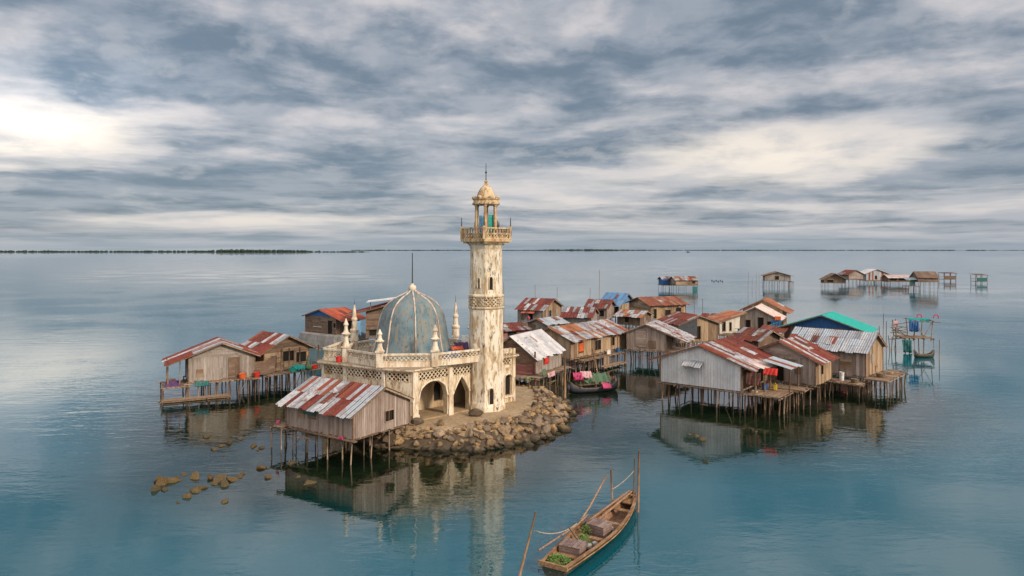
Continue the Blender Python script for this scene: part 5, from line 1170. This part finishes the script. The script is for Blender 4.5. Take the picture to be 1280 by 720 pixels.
mb = MB(); c = Vector(at_house(h3, 3.9, -1.0, 2.75)); mb.lathe([(.36, c.z), (.38, c.z + .25), (.2, c.z + .5), (.1, c.z + .95), (.07, c.z + 1.25)], 10, (c.x, c.y)); tag(mb.build('buoy', M['green'], None, True, tuple(c)), 'green cone shaped buoy on the deck of the open fronted hut', 'buoy')
bucket('pink bucket by the door of the house with the blue grey roof', at_house(d3, 3.7, -.5, 2.36), .28, .5, 'pink')
bucket('white jug on the deck of the house with the blue grey roof', at_house(d3, 5.0, -.9, 2.36), .22, .75, 'white', None, 'jug', 'jug')
bucket('yellow bucket on the decking left of the blush pink house door', at_house(d5, -1.2, -3.2, 2.62), .38, .6, 'yellow', 'yellow buckets')
bucket('yellow bucket on the decking below the blush pink house door', at_house(d5, 1.4, -3.5, 2.62), .38, .6, 'yellow', 'yellow buckets')
mb = MB(); c = Vector(at_house(d3, 5.3, -1.2, 1.2)); mb.sphere((c.x, c.y, c.z), .24, 12, 8); mb.tube([(c.x, c.y, c.z + .2), (c.x, c.y, 2.3)], .02); tag(mb.build('float', M['red'], None, True, tuple(c)), 'red round float hanging under the deck of the blue grey roofed house', 'float')
bucket('white basin on the ridge side deck behind the pale silver roof', at_house(c8, 2.9, -1.3, 2.92), .4, .6, 'white', None, 'basin', 'basin')

def jerrycan(label, c, rz, mat):
    root = thing('jerrycan', label, 'jerrycan', c, rz); MB().prism([(-.2, -.11), (.2, -.11), (.2, .11), (-.2, .11)], 0, .42).build('body', M[mat], root)
    MB().tube([(-.08, 0, .40), (-.08, 0, .52), (.12, 0, .52), (.12, 0, .40)], .025).build('handle', M[mat], root); MB().lathe([(.045, .41), (.045, .49)], 8, (-.15, 0)).build('cap', M['iron'], root)
jerrycan('blue jerrycan on the front porch of the tin walled house', at_house(d1, 8.0, 2.2, 2.78), .4, 'blue'); jerrycan('yellow jerrycan on the front porch of the tin walled house', at_house(d1, 8.7, 2.6, 2.78), 1.1, 'yellow')
jerrycan('white jerrycan on the deck below the long house', at_house(c2, 6.6, -.45, 2.62), .2, 'white'); jerrycan('blue jerrycan at the right end of the long house deck', at_house(c2, 8.6, -.4, 2.62), .9, 'blue')
def basket(label, c, r):
    root = thing('basket', label, 'basket', c); mb = MB(); mb.lathe([(r * .8, 0), (r, .3), (r * 1.02, .34), (r * .92, .34), (r * .72, .04)], 12); mb.build('weave', M['beam'], root); MB().lathe([(r * .9, .22), (r * .5, .33), (.02, .36)], 10).build('contents', M['olive'], root)
basket('round basket of weed on the deck right of the blue grey roofed house', at_house(d3, 7.6, 1.2, 2.72), .4); basket('round basket on the low deck before the blue grey roofed house', at_house(d3, 6.2, -1.2, 2.37), .36); basket('round basket on the porch of the leftmost hut', at_house(h2, -1.3, 1.2, 2.57), .36)
for lb, c in (('coil of rope on the front porch edge of the tin walled house', at_house(d1, 7.8, .4, 2.80)), ('coil of rope on the far right deck of the village', at_house(d3, 7.8, 3.4, 2.75))):
    mb = MB().tube([(c[0] + (.22 + .01 * math.sin(k)) * math.cos(k * .5), c[1] + .22 * math.sin(k * .5), c[2] + .03 + k * .0022) for k in range(60)], .02, 5); tag(mb.build('rope_coil', M['rope'], None, True, c), lb, 'rope')

# a child standing at the door under the orange awning
def person(label, loc, rz, hgt, shirt, legs):
    root = thing('person', label, 'person', loc, rz); k = hgt / 1.7
    V = [(0, 0, .92), (0, 0, 1.12), (0, .0, 1.36), (0, 0, 1.46), (0, -.02, 1.56), (0, -.02, 1.67), (.09, 0, .88), (.10, -.02, .48), (.10, 0, .08), (.10, -.12, .03), (-.09, 0, .88), (-.11, -.01, .48), (-.11, .02, .08), (-.11, -.10, .03),
         (.17, 0, 1.38), (.23, .02, 1.12), (.22, -.10, .90), (-.17, 0, 1.38), (-.24, .02, 1.12), (-.22, -.08, .90)]
    E = [(0, 1), (1, 2), (2, 3), (3, 4), (4, 5), (0, 6), (6, 7), (7, 8), (8, 9), (0, 10), (10, 11), (11, 12), (12, 13), (2, 14), (14, 15), (15, 16), (2, 17), (17, 18), (18, 19)]
    rad = [.13, .12, .14, .055, .09, .08, .085, .06, .04, .035, .085, .06, .04, .035, .055, .04, .03, .055, .04, .03]
    me = bpy.data.meshes.new('body'); me.from_pydata([(x * k, y * k, z * k) for x, y, z in V], E, []); me.materials.append(M['skin']); o = bpy.data.objects.new('body', me); COL.objects.link(o); o.parent = root
    sk = o.modifiers.new('skin', 'SKIN'); o.modifiers.new('sub', 'SUBSURF').levels = 1
    for i, r_ in enumerate(rad): me.skin_vertices[0].data[i].radius = (r_ * k, r_ * k)
    me.skin_vertices[0].data[0].use_root = True
    MB().lathe([(.17 * k, .80 * k), (.165 * k, 1.1 * k), (.19 * k, 1.33 * k), (.13 * k, 1.45 * k), (.06 * k, 1.48 * k)], 12).build('shirt', M[shirt], root, True)
    MB().lathe([(.19 * k, .42 * k), (.18 * k, .9 * k)], 12).build('skirt', M[legs], root, True)
    MB().sphere((0, .02 * k, 1.64 * k), .115 * k, 10, 8, 1.1).build('hair', M['hair'], root, True)
    return root
person('dark haired person in a pink shirt standing under the orange awning', at_house(c8, 2.2, -1.0, 2.92), az(c8), 1.55, 'pink', 'darktarp')
deck(c8, 1.0, 3.4, -1.6, -.05, 2.9, 'x', .9)

# thin poles and aerials
GPO = 'thin poles standing in the water'
for px, py, ht, lb in ((1104, 440, 5.2, 'tall thin pole in the water behind the right end of the village'), (1108, 441, 4.3, 'second thin pole beside the tall one behind the right end'), (1099, 436, 3.2, 'short thin pole behind the gable of the blue grey roof'),
      (1174, 450, 2.6, 'lone thin pole right of the fishing platform'), (749, 392, 9.5, 'tall thin pole rising behind the red roofs at the back'), (737, 396, 6, 'thin pole behind the red striped roof'), (669, 398, 6.8, 'thin pole above the left ridge of the red striped house'),
      (696, 392, 5.8, 'thin pole above the right ridge of the red striped house'), (935, 366, 6.6, 'thin pole left of the lone pale hut'), (945, 364, 6.0, 'thin pole nearest the lone pale hut'), (940, 361, 3.5, 'short stick between the thin poles near the lone pale hut'),
      (949, 360, 5.5, 'slim stick hard by the lone pale hut'), (879, 412, 5.4, 'thin pole behind the tarpaulin sided hut'), (868, 412, 5.0, 'thin pole beside the tarpaulin sided hut'), (846, 405, 5.2, 'thin pole right of the tan two sided house'), (630, 400, 7.5, 'thin pole just right of the minaret')):
    c = P(px, py); water_pole(lb, c, c + Vector((rnd(-.15, .15), 0, ht)), .055, GPO)
for k in range(6):
    c = P(890 + k * 2.6, 351 + (k % 2)); o = MB().sphere((c.x, c.y, .15), .28, 6, 4).build('net_float', M['dark'], None, True, tuple(c)); tag(o, 'tiny dark net float in the line on the far water', 'float', 'net floats')
def barge(label, px, py, Lb):
    c = P(px, py); root = thing('distant_boat', label, 'boat', tuple(c), 0, 'boats on the horizon')
    MB().add([(-Lb / 2, -1.5, 1.4), (-Lb * .4, -1.5, 0), (Lb * .4, -1.5, 0), (Lb / 2, -1.5, 1.8), (-Lb / 2, 1.5, 1.4), (-Lb * .4, 1.5, 0), (Lb * .4, 1.5, 0), (Lb / 2, 1.5, 1.8)], [(0, 1, 2, 3), (7, 6, 5, 4), (0, 3, 7, 4), (0, 4, 5, 1), (3, 2, 6, 7)]).build('hull', M['forest'], root)
    MB().box(-Lb * .2, Lb * .1, -1, 1, 1.4, 3.6).build('cabin', M['forest'], root); MB().tube([(Lb * .2, 0, 1), (Lb * .2, 0, 6)], .2).build('mast', M['forest'], root)
barge('tiny boat under the left treeline', 310, 315.5, 26); barge('tiny boat right of the left treeline', 376, 315, 20); barge('tiny boat on the horizon above the far huts', 860, 315.2, 22)


# ------------------------------------------------------------------ settle the village on the water: seen from the eye point the huts keep their size while their floors come down
KL = 1.11
keep = {h1, c1, h4, h5}
sink = [h for h in LOWER if h not in keep]
for o in list(COL.objects):
    if o.parent is None and REG.get(tuple(round(v, 2) for v in o.location)) in sink: sink.append(o)
for o in sink:
    if o.get('group') == GF: KL = 1.05
    else: KL = 1.11
    l = o.location; o.location = (l.x * KL, l.y * KL, CAM_H - (CAM_H - l.z) * KL); o.scale = (KL, KL, KL)
